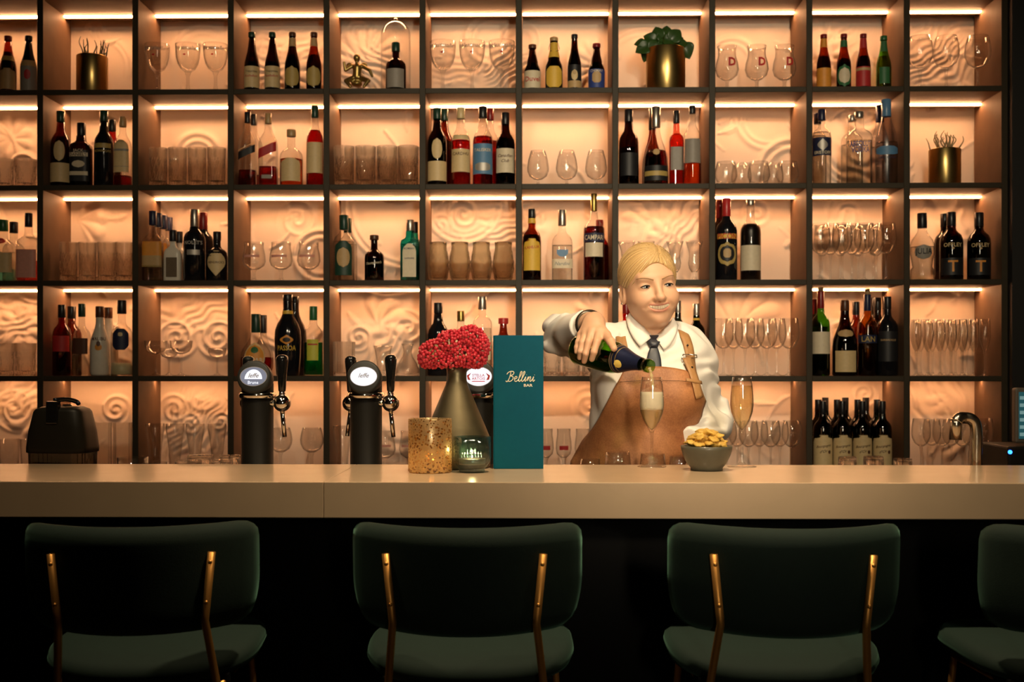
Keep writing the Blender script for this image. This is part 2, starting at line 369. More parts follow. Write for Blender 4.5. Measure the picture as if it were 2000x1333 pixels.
PROFS = {  # (z, r), both as fractions ; the neck ends at 1
 'wine': [(0, 0), (0, .90), (.015, 1), (.60, 1), (.645, .95), (.685, .80), (.72, .56), (.75, .42), (.79, .37), (.955, .35), (.957, .39), (.99, .39), (1, .35)],
 'burg': [(0, 0), (0, .92), (.015, 1), (.40, 1), (.48, .95), (.57, .76), (.66, .54), (.73, .42), (.80, .36), (.955, .32), (.957, .36), (.99, .36), (1, .33)],
 'beer': [(0, 0), (0, .92), (.02, 1), (.42, 1), (.50, .95), (.58, .80), (.68, .60), (.78, .48), (.92, .40), (.93, .45), (.985, .45), (1, .41)],
 'stub': [(0, 0), (0, .92), (.02, 1), (.40, 1), (.47, .96), (.53, .82), (.58, .68), (.63, .66), (.68, .60), (.76, .48), (.92, .40), (.93, .46), (.985, .46), (1, .42)],
 'spirit': [(0, 0), (0, .92), (.015, 1), (.55, 1), (.61, .96), (.665, .82), (.70, .60), (.73, .44), (.77, .38), (.82, .42), (.86, .38), (1, .36)],
 'whisky': [(0, 0), (0, .92), (.015, 1), (.57, .98), (.63, .90), (.68, .70), (.72, .50), (.77, .43), (.86, .38), (1, .36)],
 'sqtall': [(0, 0), (0, .95), (.015, 1), (.58, .96), (.64, .88), (.70, .62), (.75, .42), (.80, .36), (1, .32)],
 'squat': [(0, 0), (0, .95), (.02, 1), (.50, 1), (.575, .95), (.63, .75), (.66, .50), (.70, .36), (.76, .34), (1, .34)],
 'jack': [(0, 0), (0, .95), (.02, 1), (.60, 1), (.66, .92), (.69, .62), (.72, .46), (.80, .42), (.86, .36), (1, .36)],
 'cognac': [(0, 0), (0, .92), (.015, 1), (.22, 1), (.36, .93), (.48, .74), (.58, .50), (.67, .36), (.75, .31), (1, .28)],
 'decant': [(0, 0), (0, .90), (.02, 1), (.16, .96), (.20, .80), (.24, .84), (.40, 1), (.52, 1), (.60, .86), (.67, .58), (.72, .40), (.78, .36), (1, .36)],
 'bulb': [(0, 0), (0, .60), (.03, .78), (.14, .98), (.26, 1), (.38, .93), (.48, .74), (.56, .50), (.63, .36), (.70, .32), (1, .32)],
 'passoa': [(0, 0), (0, .80), (.015, .86), (.25, .96), (.45, 1), (.56, .95), (.64, .78), (.70, .56), (.76, .40), (.83, .34), (1, .34)],
 'malibu': [(0, 0), (0, .86), (.02, .95), (.05, 1), (.42, 1), (.52, .92), (.62, .68), (.70, .48), (.76, .42), (1, .40)],
 'vodka': [(0, 0), (0, .92), (.015, 1), (.64, 1), (.69, .94), (.73, .74), (.755, .48), (.78, .37), (.90, .36), (1, .36)],
 'goose': [(0, 0), (0, .90), (.015, .96), (.45, 1), (.56, .92), (.66, .70), (.74, .48), (.80, .40), (1, .36)],
 'campari': [(0, 0), (0, .92), (.015, 1), (.56, 1), (.60, .98), (.64, .84), (.67, .60), (.71, .40), (.80, .30), (1, .25)],
}
def prof_r(name, z):
    p = PROFS[name][1:]; return float(np.interp(z, [a for a, _ in p], [b for _, b in p]))
GL = {'clear': glass('bottle_clear', (.93, .92, .90), .30), 'green': glass('bottle_green', (.16, .40, .05), .25), 'lgreen': glass('bottle_bright_green', (.28, .62, .12), .3),
      'brown': glass('bottle_brown', (.40, .10, .025), .25), 'amber': glass('bottle_amber', (.62, .30, .05), .3), 'black': mat('bottle_black', (.008, .008, .010), .12, coat=.3, spec=.5),
      'dgreen': glass('bottle_dark_green', (.035, .075, .02), .3), 'dbrown': glass('bottle_dark_brown', (.10, .030, .012), .3), 'teal': glass('bottle_teal', (.10, .62, .62), .35), 'frost': glass('bottle_frost', (.74, .72, .74), .5, .25),
      'white': mat('bottle_white', (.80, .74, .62), .25, coat=.3), 'red': glass('bottle_red', (.60, .05, .03), .3), 'pink': glass('bottle_pink', (.84, .36, .28), .4)}
LQ = {'red': glass('liquid_red', (.56, .045, .028), .5, refl=.3), 'ruby': glass('liquid_ruby', (.34, .02, .02), .5, refl=.3), 'amber': glass('liquid_amber', (.80, .30, .06), .5, refl=.3), 'gold': glass('liquid_gold', (.90, .62, .16), .5, refl=.3), 'orange': glass('liquid_orange', (.80, .23, .04), .5, refl=.3),
      'dark': mat('liquid_dark', (.006, .004, .003), .3), 'clear': glass('liquid_clear', (.95, .94, .92), .7, refl=.4), 'green': glass('liquid_green', (.02, .46, .22), .5, refl=.3), 'teal': glass('liquid_teal', (.45, .88, .90), .6, refl=.3), 'cream': mat('liquid_cream', (.78, .68, .40), .4), 'pink': glass('liquid_pink', (.84, .30, .22), .5, refl=.3), 'brown': glass('liquid_brown', (.18, .03, .01), .5, refl=.3)}
PAPER = {'cream': (.74, .55, .28), 'white': (.76, .65, .46), 'yellow': (.80, .50, .06), 'gold': (.48, .34, .10), 'orange': (.80, .32, .04), 'red': (.52, .03, .03), 'blue': (.03, .06, .26), 'skyblue': (.10, .24, .42), 'navy': (.015, .02, .06), 'black': (.012, .012, .014), 'grey': (.30, .27, .23), 'green': (.03, .15, .05), 'dgreen': (.012, .05, .03), 'brown': (.10, .035, .015), 'tan': (.55, .36, .16), 'silver': (.50, .47, .42), 'pink': (.75, .36, .28), 'lime': (.60, .58, .06)}
def paper(k): return mat('paper_'+k, PAPER[k], .5, .6 if k in ('silver',) else 0, .05, 90)
def ink(k): return mat('ink_'+k, PAPER[k], .5, 0, .02)
CAPC = {**PAPER, 'steel': (.6, .55, .48), 'cork': (.52, .34, .18), 'dred': (.22, .01, .01)}
def capm(k): return mat('cap_'+k, CAPC[k], .32, .9 if k in ('steel', 'gold', 'silver') else 0, .05, 120)

def patch(name, prof, r, h, za, zb, hw, shape='rect', sq=2.0, dep=1.0, eps=.0006, ncol=10, nrow=9):
    """a label lying on the bottle wall, hw = half width in radians"""
    V = []; Fc = []
    for i in range(nrow+1):
        t = i/nrow; z = za+(zb-za)*t; s = 2*t-1
        k = {'rect': 1, 'oval': math.sqrt(max(0, 1-s*s))+.02, 'diamond': max(.02, min(1, 1.25*(1-abs(s))+.02)), 'hex': min(1, 1.9-1.4*abs(s)) if abs(s) > .5 else 1,
             'arch': 1 if t < .75 else math.sqrt(max(0.0, 1-((t-.75)/.25)**2*.9)), 'shield': 1 if t > .45 else .25+.75*math.sqrt(t/.45), 'slant': 1}[shape]
        rr = prof_r(prof, z)*r+eps
        for j in range(ncol+1):
            q = 2*j/ncol-1; a = -PI/2+hw*k*q
            x, y = section(a, rr, sq, dep); zz = z*h
            if shape == 'slant': zz += q*.018*h/.3
            V.append((float(x), float(y)-(eps if dep != 1 else 0), zz))
    for i in range(nrow):
        for j in range(ncol):
            a = i*(ncol+1)+j; Fc.append((a, a+1, a+ncol+2, a+ncol+1))
    return new_mesh(name, V, Fc)
def wrap_text(s, prof, r, h, zc, wf, sq=2.0, dep=1.0, shear=0.0, eps=.0012, tall=1.0, tilt=0.0):
    v, f = text_verts(s, shear); v = v.copy()
    k = wf*2*r/max(1e-6, v[:, 0].max()-v[:, 0].min()); v *= k; v[:, 1] *= tall
    v[:, 1] += v[:, 0]*tilt
    z = zc*h+v[:, 1]; rr = np.array([prof_r(prof, min(max(q/h, .0), 1)) for q in z])*r+eps
    a = v[:, 0]/r if sq == 2.0 else np.arctan2(v[:, 0], r)
    x, y = section(-PI/2+a, rr, sq, dep)
    return new_mesh('lettering', np.stack([x, y-(eps if dep != 1 else 0), z], -1), f, False)

def bottle(r, px, ytop, w, prof, gl, name, desc, liq=None, cap=None, labels=(), texts=(), d=.07, sq=2.0, dep=1.0, cat='bottle', group=None, rot=None, extra=None):
    Y = SY+d; p = P(px, ytop, Y); R = w/2*Y/F; zb = base(r); h = p.z-zb; p.x = fit(p.x, R*(1.04 if sq > 2 else 1), r, Y, desc)
    if rot is None: rot = math.atan2(p.x, Y)*(-.55 if sq == 2 else -.18)
    t = thing(name, f'{desc}, {where(r, px)}', cat, (p.x, Y, zb+.0003), rot, group)
    c0 = cap[1] if cap else 1.0
    pts = [(prof_r(prof, c0)*R if False else q*R, z*h) for z, q in PROFS[prof] if z <= c0]
    if c0 < 1: pts.append((prof_r(prof, c0)*R, c0*h))
    if not cap: pts.append((0, h))
    ob('body', lathe('body', pts, 24, sq, dep), GL[gl], t)
    if liq:
        lm, fill = liq
        lp = [(max(0, q*R-.0022), max(.004, z*h)) for z, q in PROFS[prof] if z < fill]+[(prof_r(prof, fill)*R-.0022, fill*h), (0, fill*h)]
        ob('liquid', lathe('liquid', lp, 24, sq, dep), LQ[lm], t)
    if cap:
        cm, cz, cr = cap; cr *= R
        ob('cap', lathe('cap', [(0, cz*h), (cr*.98, cz*h), (cr, cz*h+.001), (cr, h-.0015), (cr*.94, h), (0, h)], 20), capm(cm), t)
    par = None
    for lb in labels:
        lm, za, zb_, hw = lb[:4]; shp = lb[4] if len(lb) > 4 else 'rect'; lift = lb[5] if len(lb) > 5 else .0006
        L0 = ob('label', patch('label', prof, R, h, za, zb_, hw, shp, sq, dep, lift), paper(lm), t)
        if par is None: par = L0
    for tx in texts:
        s, im, zc, wf = tx[:4]; kw = tx[4] if len(tx) > 4 else {}
        ob('lettering', wrap_text(s, prof, R, h, zc, wf, sq, dep, **kw), ink(im), par or t)
    if extra: extra(t, R, h, prof)
    return t

# ---------------------------------------------------------------- glassware
CLEAR = glass('glass_clear', (.975, .967, .955), .40, .03)
CUT = crystal('glass_cut', (.99, .98, .96))
SMOKE = crystal('glass_warm', (.97, .94, .86))
def gmesh(kind, R, h):
    """returns [(part name, mesh, material)] for a glass of radius R and height h standing at z=0"""
    def foot(fr, zt=.012): return lathe('foot', [(0, 0), (fr, 0), (fr, .0012), (fr*.55, .0035), (.0062, zt), (.0045, zt+.004)], 24)
    def shell(p, seg=28, mod=None, smooth=True): return lathe('bowl', [(a*R, b*h) for a, b in p], seg, mod=mod, smooth=smooth)
    def stem(z0, z1, r0=.0042, r1=.0045, mid=None):
        mid = mid or r0*.85
        return lathe('stem', [(r0*1.3, z0), (mid, z0+(z1-z0)*.3), (mid, z0+(z1-z0)*.7), (r1*1.5, z1)], 12)
    if kind == 'chalice':
        return [('foot', foot(R*.72), CLEAR), ('stem', stem(.012, h*.46, .0075, .0095), CLEAR),
                ('bowl', shell([(0, .445), (.30, .452), (.58, .50), (.80, .60), (.93, .74), (.98, .90), (1, 1), (.985, 1), (.965, .90), (.915, .745), (.78, .615), (.55, .52), (0, .47)]), CLEAR)]
    if kind in ('wine', 'flute', 'balloon', 'snifter', 'dtulip', 'btulip', 'coupe', 'hurricane', 'sling'):
        pr, zs, fr, sr = {
         'wine': ([(0, .47), (.30, .475), (.68, .53), (.93, .63), (1, .72), (.95, .86), (.84, 1)], .47, .80, .0042),
         'flute': ([(0, .42), (.22, .43), (.58, .50), (.90, .62), (1, .72), (.95, .86), (.82, 1)], .42, .96, .004),
         'balloon': ([(0, .42), (.34, .425), (.76, .50), (.97, .62), (1, .72), (.92, .87), (.78, 1)], .42, .70, .0065),
         'snifter': ([(0, .19), (.36, .195), (.78, .28), (.98, .42), (1, .52), (.90, .74), (.68, 1)], .19, .62, .0062),
         'dtulip': ([(0, .24), (.40, .25), (.84, .34), (1, .47), (.94, .62), (.78, .76), (.74, .88), (.84, 1)], .24, .66, .0075),
         'btulip': ([(0, .30), (.40, .31), (.85, .40), (1, .52), (.94, .70), (.82, .86), (.84, 1)], .30, .72, .0075),
         'coupe': ([(0, .62), (.30, .625), (.72, .69), (.95, .82), (1, 1)], .62, .72, .004),
         'hurricane': ([(0, .22), (.34, .23), (.62, .32), (.72, .45), (.60, .60), (.66, .76), (.90, .92), (1, 1)], .22, .80, .0075),
         'sling': ([(0, .16), (.45, .17), (.60, .30), (.72, .6), (.90, .9), (1, 1)], .16, .8, .008)}[kind]
        pr2 = pr+[(pr[-1][0]-.03, pr[-1][1])]+[(max(0, a-.035), b+(.012 if i == 0 else .004)) for i, (a, b) in reversed(list(enumerate(pr)))][1:]
        return [('foot', foot(R*fr, .010), CLEAR), ('stem', stem(.010, zs*h+.002, sr, sr*1.15), CLEAR), ('bowl', shell(pr2), CLEAR)]
    if kind == 'cut':
        def mod(th, z):
            q_ = z/h*PI*2.4; return 1-.085*(1-np.minimum(np.abs(np.sin(5*th+q_)), np.abs(np.sin(5*th-q_))))**2*(h*.04 < z < h*.74)*(th >= 0)
        return [('glass', shell([(0, 0), (.90, 0), (.95, .02)]+[(.95+.03*q_, float(q_)) for q_ in np.linspace(.05, .75, 19)]+[(.98, .78), (1, 1), (.95, 1), (.86, .76), (.80, .16), (0, .12)], 60, mod, False), CUT)]
    if kind == 'hobnail':
        def mod(th, z):
            return 1+.06*np.maximum(0, np.cos(10*th+(int(z/h*9) % 2)*PI))*(.08*h < z < .86*h)
        zz = np.linspace(.04, .9, 19)
        body = [(np.interp(q, [0, .08, .35, .6, .82, .9], [.74, .86, 1, .95, .78, .80]), q) for q in zz]
        return [('glass', shell([(0, 0), (.72, 0)]+body+[(.84, 1), (.80, 1), (.74, .85), (.9, .5), (.7, .08), (0, .07)], 40, mod, True), SMOKE)]
    if kind == 'tumbler':
        return [('glass', shell([(0, 0), (.84, 0), (.88, .02), (.93, .4), (1, 1), (.96, 1), (.88, .4), (.82, .10), (0, .08)], 28), CLEAR)]
    if kind == 'rocker':
        return [('glass', shell([(0, 0), (.45, .0), (.80, .12), (1, .38), (.98, .6), (.82, 1), (.79, 1), (.95, .6), (.96, .40), (.76, .18), (0, .09)], 28), CLEAR)]
    if kind == 'pils':
        return [('glass', shell([(0, 0), (.66, 0), (.70, .02), (.55, .08), (.60, .3), (.80, .65), (1, .90), (.97, 1), (.93, 1), (.94, .9), (.74, .65), (.54, .32), (.48, .12), (0, .10)], 28), CLEAR)]
    if kind == 'mug':
        return [('glass', shell([(0, 0), (.94, 0), (1, .04), (.96, .1), (.96, .86), (1, .94), (1, 1), (.92, 1), (.88, .5), (.86, .10), (0, .08)], 12, None, False), CUT)]
    if kind == 'carafe':
        return [('glass', shell([(0, 0), (.90, 0), (1, .08), (.96, .22), (.72, .42), (.42, .60), (.34, .74), (.42, .92), (.52, 1), (.48, 1), (.38, .9), (.30, .74), (.38, .60), (.68, .42), (.92, .22), (.93, .08), (0, .04)], 28), CLEAR)]
GCACHE = {}
NAMES = {'chalice': 'beer_chalice', 'wine': 'wine_glass', 'flute': 'champagne_flute', 'balloon': 'balloon_glass', 'snifter': 'brandy_snifter', 'dtulip': 'tulip_beer_glass', 'btulip': 'tulip_beer_glass', 'coupe': 'coupe_glass', 'hurricane': 'hurricane_glass', 'sling': 'sling_glass', 'cut': 'cut_glass_tumbler', 'hobnail': 'hobnail_tumbler', 'tumbler': 'tumbler', 'rocker': 'rocking_tumbler', 'pils': 'pilsner_glass', 'mug': 'glass_mug', 'carafe': 'glass_carafe'}
def glassware(r, kind, pxs, ytop, w, desc, d=.07, rowname='', group=None, extra=None):
    Y = SY+d; R = w/2*Y/F
    for i, px in enumerate(pxs):
        p = P(px, ytop, Y); h = P(pxs[len(pxs)//2], ytop, Y).z-base(r); p.x = fit(p.x, R, r, Y, desc+str(i)+' '+rowname)
        k = (kind, round(R, 4), round(h, 4))
        if k not in GCACHE: GCACHE[k] = gmesh(kind, R, h)
        n = len(pxs); o_ = ORD[i]+' ' if n > 1 else ''
        lab = f'{o_}{rowname}{desc}, {where(r, px)}'
        loc = (p.x, Y, base(r)+.0003); g = group or f'{desc}s {where(r, px)}'
        parts = GCACHE[k]
        if len(parts) == 1:
            t = ob(NAMES[kind], parts[0][1], parts[0][2], None, loc); tag(t, lab, 'glass', g)
        else:
            t = thing(NAMES[kind], lab, 'glass', loc, random.uniform(0, 6), g)
            for nm, me, m in parts: ob(nm, me, m, t)
        if extra: extra(t, R, h)

# ================================================================ ROW 1
cork = lambda z, c='cork': ('cork', z, .3)
bottle(1, 16, 71, 31, 'beer', 'brown', 'beer_bottle', 'brown ale bottle with tan label and neck band', ('brown', .72), ('dred', .92, .46), [('tan', .06, .42, 1.2, 'arch'), ('gold', .56, .64, 1.2)], [])
bottle(1, 56, 71, 31, 'beer', 'dgreen', 'beer_bottle', 'dark grey beer bottle with red motif label', ('dark', .8), ('black', .92, .46), [('grey', .03, .46, 1.35), ('red', .22, .40, .38, 'oval', .0012), ('tan', .46, .56, 1.3)], [])
def emblem(txt=None, colr='grey', zc=.88, wf=.95, zr=.74):
    def f(t, R, h):
        # flat print wrapped on the upper bowl
        v, fc = text_verts(txt, .35); v = v.copy(); k = wf*2*R/(v[:, 0].max()-v[:, 0].min()); v *= k
        a = -PI/2-t.rotation_euler.z+v[:, 0]/R; rr = R*.985+.0012
        ob('lettering', new_mesh('lettering', np.stack([rr*np.cos(a), rr*np.sin(a), zc*h+v[:, 1]], -1), fc, False), ink(colr), t)
        th = np.linspace(0, 2*PI, 12, endpoint=False); a = -PI/2-t.rotation_euler.z+.11*np.cos(th); rr = R*.945+.0016; z = zr*h+.0032*np.sin(th)
        ob('emblem', new_mesh('emblem', np.stack([rr*np.cos(a), rr*np.sin(a), z], -1), [tuple(range(12))], False), ink('red'), t)
    return f
glassware(1, 'chalice', [306, 367, 421], 88, 49, 'printed beer chalice', extra=emblem('Westmalle'))
for px, own in ((492, 'leftmost'), (532, 'second')):
    bottle(1, px, 64, 30, 'beer', 'dbrown', 'beer_bottle', own+' dark beer bottle with plain cream label', ('dark', .5), ('dgreen', .92, .46), [('cream', .07, .42, 1.3)], [('Trappistes', 'brown', .33, .8), ('Rochefort', 'red', .26, .85), ], group='beer bottles in the fourth compartment')
for px, own, g_ in ((571, 'third', 'brown'), (613, 'fourth', 'red')):
    bottle(1, px, 64, 30, 'beer', 'dbrown' if g_ == 'brown' else 'brown', 'beer_bottle', own+' beer bottle with oval gold label', ('brown', .62), ('brown', .93, .46), [('gold', .07, .42, 1.05, 'oval'), ('tan', .76, .90, 1.4)], [], group='beer bottles in the fourth compartment')
bottle(1, 773, 84, 40, 'squat', 'dbrown', 'apothecary_bottle', 'brown apothecary bottle with grey label before glass dome', ('dark', .5), ('dgreen', .82, .40), [('grey', .06, .44, .95, 'rect')], [])
glassware(1, 'chalice', [865, 922, 980], 83, 52, 'printed beer chalice', extra=emblem('Westmalle'))
bottle(1, 1040, 88, 32, 'stub', 'dbrown', 'beer_bottle', 'stubby beer bottle with white label and red lettering', ('dark', .6), ('brown', .92, .48), [('white', .05, .42, 1.3)], [('Duvel', 'red', .24, .95, dict(eps=.0016))])
def swing(t, R, h, prof):
    pts = smooth_path([(-R*.55, 0, h*.84), (-R*.62, -.004, h*.78), (-R*.40, -R*.42, h*.74), (R*.40, -R*.42, h*.74), (R*.62, -.004, h*.78), (R*.55, 0, h*.84), (R*.2, 0, h*1.005), (-R*.2, 0, h*1.005), (-R*.55, 0, h*.84)], 4)
    ob('wire_bail', tube_mesh('wire_bail', pts, .0011, 6), steel_m, t)
bottle(1, 1082, 74, 34, 'stub', 'dbrown', 'beer_bottle', 'swing top beer bottle with yellow hexagon label', ('dark', .6), ('tan', .93, .48), [('yellow', .05, .44, 1.05, 'hex'), ('yellow', .62, .90, 1.5)], [], extra=swing)
bottle(1, 1122, 68, 27, 'beer', 'dbrown', 'beer_bottle', 'slender dark beer bottle with picture label', ('dark', .7), ('black', .93, .47), [('black', .05, .45, 1.3), ('tan', .05, .17, 1.28, 'rect', .0010), ('cream', .17, .36, .45, 'oval', .0012), ('tan', .27, .35, .25, 'oval', .0016)], [])
bottle(1, 1165, 86, 32, 'stub', 'dbrown', 'beer_bottle', 'stubby beer bottle with blue label and cream shield', ('dark', .6), ('dred', .92, .48), [('blue', .05, .44, 1.35), ('tan', .15, .38, .55, 'hex', .0012)], [('CHIMAY', 'white', .40, .8, dict(eps=.0016))])
def dmark(t, R, h):
    v, fc = text_verts('D', 0.0, 1.0, .045); v = v.copy()*.044; zc = .60*h
    a = -PI/2-t.rotation_euler.z+.30+v[:, 0]/R; rr = R*.955+.001
    ob('lettering', new_mesh('lettering', np.stack([rr*np.cos(a), rr*np.sin(a), zc+v[:, 1]], -1), fc, False), ink('red'), t)
glassware(1, 'dtulip', [1420, 1478, 1532], 91, 46, 'tulip glass with red letter', extra=dmark)
bottle(1, 1609, 68, 28, 'beer', 'brown', 'beer_bottle', 'beer bottle with orange label and orange neck', ('brown', .6), ('dred', .93, .46), [('orange', .04, .38, 1.3), ('orange', .76, .92, 1.6)], [])
bottle(1, 1648, 67, 28, 'beer', 'brown', 'beer_bottle', 'red beer bottle with oval white and green label', ('brown', .55), ('dred', .93, .46), [('green', .04, .44, 1.1, 'oval'), ('white', .10, .38, .8, 'oval', .0012), ('green', .76, .88, 1.5)], [])
bottle(1, 1686, 67, 28, 'beer', 'brown', 'beer_bottle', 'red beer bottle with red label and red neck', ('brown', .6), ('dred', .93, .46), [('red', .05, .40, 1.3), ('tan', .33, .38, 1.3, 'rect', .0011), ('red', .74, .92, 1.6)], [])
bottle(1, 1726, 71, 29, 'beer', 'lgreen', 'beer_bottle', 'bright green beer bottle with green cap', ('gold', .62), ('green', .92, .47), [('green', .10, .40, .7), ('green', .70, .90, .9)], [])
glassware(1, 'balloon', [1797, 1848, 1910], 72, 50, 'round balloon beer glass')

# ================================================================ ROW 2
glassware(2, 'cut', [6, 50], 312, 42, 'low cut crystal tumbler')
def two_lab(c='cream'): return [(c, .06, .31, 1.25), (c, .33, .60, .55, 'oval')]
bottle(2, 112, 218, 39, 'whisky', 'brown', 'whisky_bottle', 'brown whisky bottle with oval and square cream labels', ('ruby', .66), ('dgreen', .86, .40), two_lab(), [])
bottle(2, 159, 241, 39, 'jack', 'dbrown', 'whiskey_bottle', 'square whiskey bottle with black and white label', ('dark', .55), ('black', .80, .42), [('black', .08, .56, 1.0), ('white', .46, .52, .8, 'rect', .001), ('white', .17, .23, .8, 'rect', .001), ('white', .29, .40, .55, 'oval', .001)], [('JACK', 'white', .545, .5), ("DANIEL'S", 'black', .49, .85, dict(eps=.0018))], sq=5, dep=1)
bottle(2, 203, 217, 38, 'whisky', 'black', 'whisky_bottle', 'black whisky bottle with gold lettering', None, ('dgreen', .86, .42), [('gold', .50, .56, .9)], [('BOWMORE', 'gold', .46, .9)])
bottle(2, 219, 235, 36, 'whisky', 'red', 'whisky_bottle', 'dark red whisky bottle behind the black one', ('ruby', .6), ('black', .84, .42), [], [], d=.165)
bottle(2, 240, 229, 34, 'sqtall', 'clear', 'whisky_bottle', 'clear whisky bottle with tall cream label', ('red', .16), ('tan', .86, .40), [('cream', .20, .66, .9, 'arch'), ('grey', .50, .53, .9, 'rect', .0012), ('grey', .28, .285, .9, 'rect', .0012)], [], sq=3)
glassware(2, 'cut', [309, 347, 385, 423], 290, 36, 'tall cut crystal tumbler')
glassware(2, 'cut', [322, 360, 398, 434], 292, 34, 'tall cut crystal tumbler', d=.165, rowname='back ')
bottle(2, 480, 220, 34, 'sqtall', 'clear', 'whisky_bottle', 'square whisky bottle with black slanted label', ('red', .22), ('black', .86, .36), [('black', .40, .50, 1.0, 'slant'), ('tan', .52, .53, 1.0, 'slant')], [], sq=5)
bottle(2, 494, 224, 34, 'sqtall', 'clear', 'whisky_bottle', 'square whisky bottle behind the slanted black label', ('red', .2), ('black', .86, .36), [], [], sq=5, d=.165)
bottle(2, 524, 222, 36, 'sqtall', 'clear', 'whisky_bottle', 'square whisky bottle with red slanted label', ('red', .27), ('tan', .86, .36), [('red', .42, .55, 1.0, 'slant'), ('grey', .10, .15, .5)], [], sq=5)
bottle(2, 569, 254, 45, 'squat', 'clear', 'whisky_bottle', 'squat round whisky bottle with cream label', ('amber', .48), ('tan', .88, .40), [('cream', .08, .48, .95, 'arch')], [])
bottle(2, 615, 208, 34, 'whisky', 'clear', 'whisky_bottle', 'tall red whisky bottle with cream label', ('red', .70), ('dgreen', .86, .42), [('cream', .16, .54, 1.1)], [])
glassware(2, 'cut', [672, 714, 756, 797], 287, 40, 'wide cut crystal tumbler')
glassware(2, 'cut', [690, 727, 764, 801], 288, 35, 'wide cut crystal tumbler', d=.17, rowname='back ')
bottle(2, 853, 212, 38, 'whisky', 'dbrown', 'whisky_bottle', 'dark whisky bottle with oval and square cream labels', ('dark', .6), ('dgreen', .86, .42), two_lab(), [])
bottle(2, 868, 214, 36, 'whisky', 'brown', 'whisky_bottle', 'brown whisky bottle behind the dark one', ('ruby', .6), ('dgreen', .86, .42), [], [], d=.165)
bottle(2, 900, 211, 38, 'whisky', 'clear', 'whisky_bottle', 'red whisky bottle with cream label and cream cap', ('red', .58), ('cream', .86, .42), [('cream', .17, .46, 1.2), ('cream', .58, .64, 1.0)], [('CARDHU', 'brown', .40, .9)])
bottle(2, 943, 209, 40, 'whisky', 'clear', 'whisky_bottle', 'red whisky bottle with blue landscape label', ('red', .62), ('black', .86, .42), [('skyblue', .14, .52, 1.2), ('silver', .18, .28, .8, 'hex', .0012)], [('TALISKER', 'white', .44, .9, dict(eps=.0016))])
bottle(2, 957, 213, 36, 'whisky', 'clear', 'whisky_bottle', 'red whisky bottle behind the blue label', ('red', .6), ('dred', .86, .42), [], [], d=.165)
bottle(2, 987, 221, 38, 'whisky', 'dbrown', 'whisky_bottle', 'black whisky bottle with white label', ('dark', .64), ('black', .84, .42), [('white', .17, .50, 1.15)], [('Canadian', 'brown', .40, .8, dict(shear=.35)), ('Club', 'brown', .33, .4, dict(shear=.35))])
glassware(2, 'snifter', [1051, 1107, 1164], 295, 43, 'small brandy snifter')
bottle(2, 1228, 215, 39, 'whisky', 'dbrown', 'liqueur_bottle', 'dark brown liqueur bottle with black cap', ('dark', .5), ('black', .84, .42), [('black', .12, .42, 1.0)], [])
bottle(2, 1281, 209, 48, 'cognac', 'clear', 'cognac_bottle', 'flared cognac bottle with black and gold label', ('ruby', .44), ('silver', .74, .36), [('black', .05, .24, 1.1), ('gold', .11, .17, 1.1, 'rect', .0012), ('tan', .37, .45, .30, 'oval', .0014)], [])
bottle(2, 1274, 213, 40, 'cognac', 'brown', 'cognac_bottle', 'brown cognac bottle behind the flared one', ('ruby', .4), ('black', .74, .36), [], [], d=.17)
bottle(2, 1321, 217, 28, 'jack', 'pink', 'liqueur_bottle', 'slim pink red liqueur bottle with grey label', ('pink', .7), ('black', .84, .44), [('grey', .22, .52, .8)], [], sq=4, d=.12)
bottle(2, 1352, 207, 36, 'sqtall', 'clear', 'cognac_bottle', 'tall cognac bottle with silver grey label', ('orange', .28), ('black', .90, .36), [('grey', .27, .57, 1.0)], [], d=.06)
glassware(2, 'rocker', [1418, 1482, 1538], 317, 44, 'low rounded tumbler')
glassware(2, 'rocker', [1448, 1510], 320, 40, 'low rounded tumbler', d=.165, rowname='back ')
bottle(2, 1605, 215, 36, 'vodka', 'clear', 'vodka_bottle', 'clear vodka bottle with dark wrap label', ('clear', .7), ('navy', .86, .42), [('navy', .38, .62, 1.3), ('silver', .44, .60, .55, 'diamond', .0012)], [('ERISTOFF', 'white', .42, .9, dict(eps=.0018))])
bottle(2, 1597, 222, 34, 'vodka', 'clear', 'vodka_bottle', 'clear vodka bottle behind the dark wrap label', ('clear', .7), ('navy', .86, .42), [], [], d=.165)
bottle(2, 1678, 219, 50, 'vodka', 'clear', 'vodka_bottle', 'broad clear vodka bottle with blue lettering', ('clear', .6), ('silver', .92, .36), [], [('ABSOLUT', 'blue', .54, .85, dict(tall=1.5)), ('VODKA', 'blue', .46, .7, dict(tall=1.5))])
bottle(2, 1664, 226, 42, 'vodka', 'clear', 'vodka_bottle', 'clear vodka bottle behind the blue lettering', ('clear', .6), ('silver', .92, .36), [], [], d=.175)
bottle(2, 1739, 195, 44, 'goose', 'frost', 'vodka_bottle', 'tall frosted vodka bottle with blue cap', ('clear', .5), ('skyblue', .80, .42), [('skyblue', .34, .44, 1.1, 'hex')], [('GREY GOOSE', 'navy', .31, .8)])
bottle(2, 1727, 206, 38, 'goose', 'frost', 'vodka_bottle', 'frosted vodka bottle behind the blue capped one', ('clear', .5), ('navy', .80, .42), [], [], d=.17)

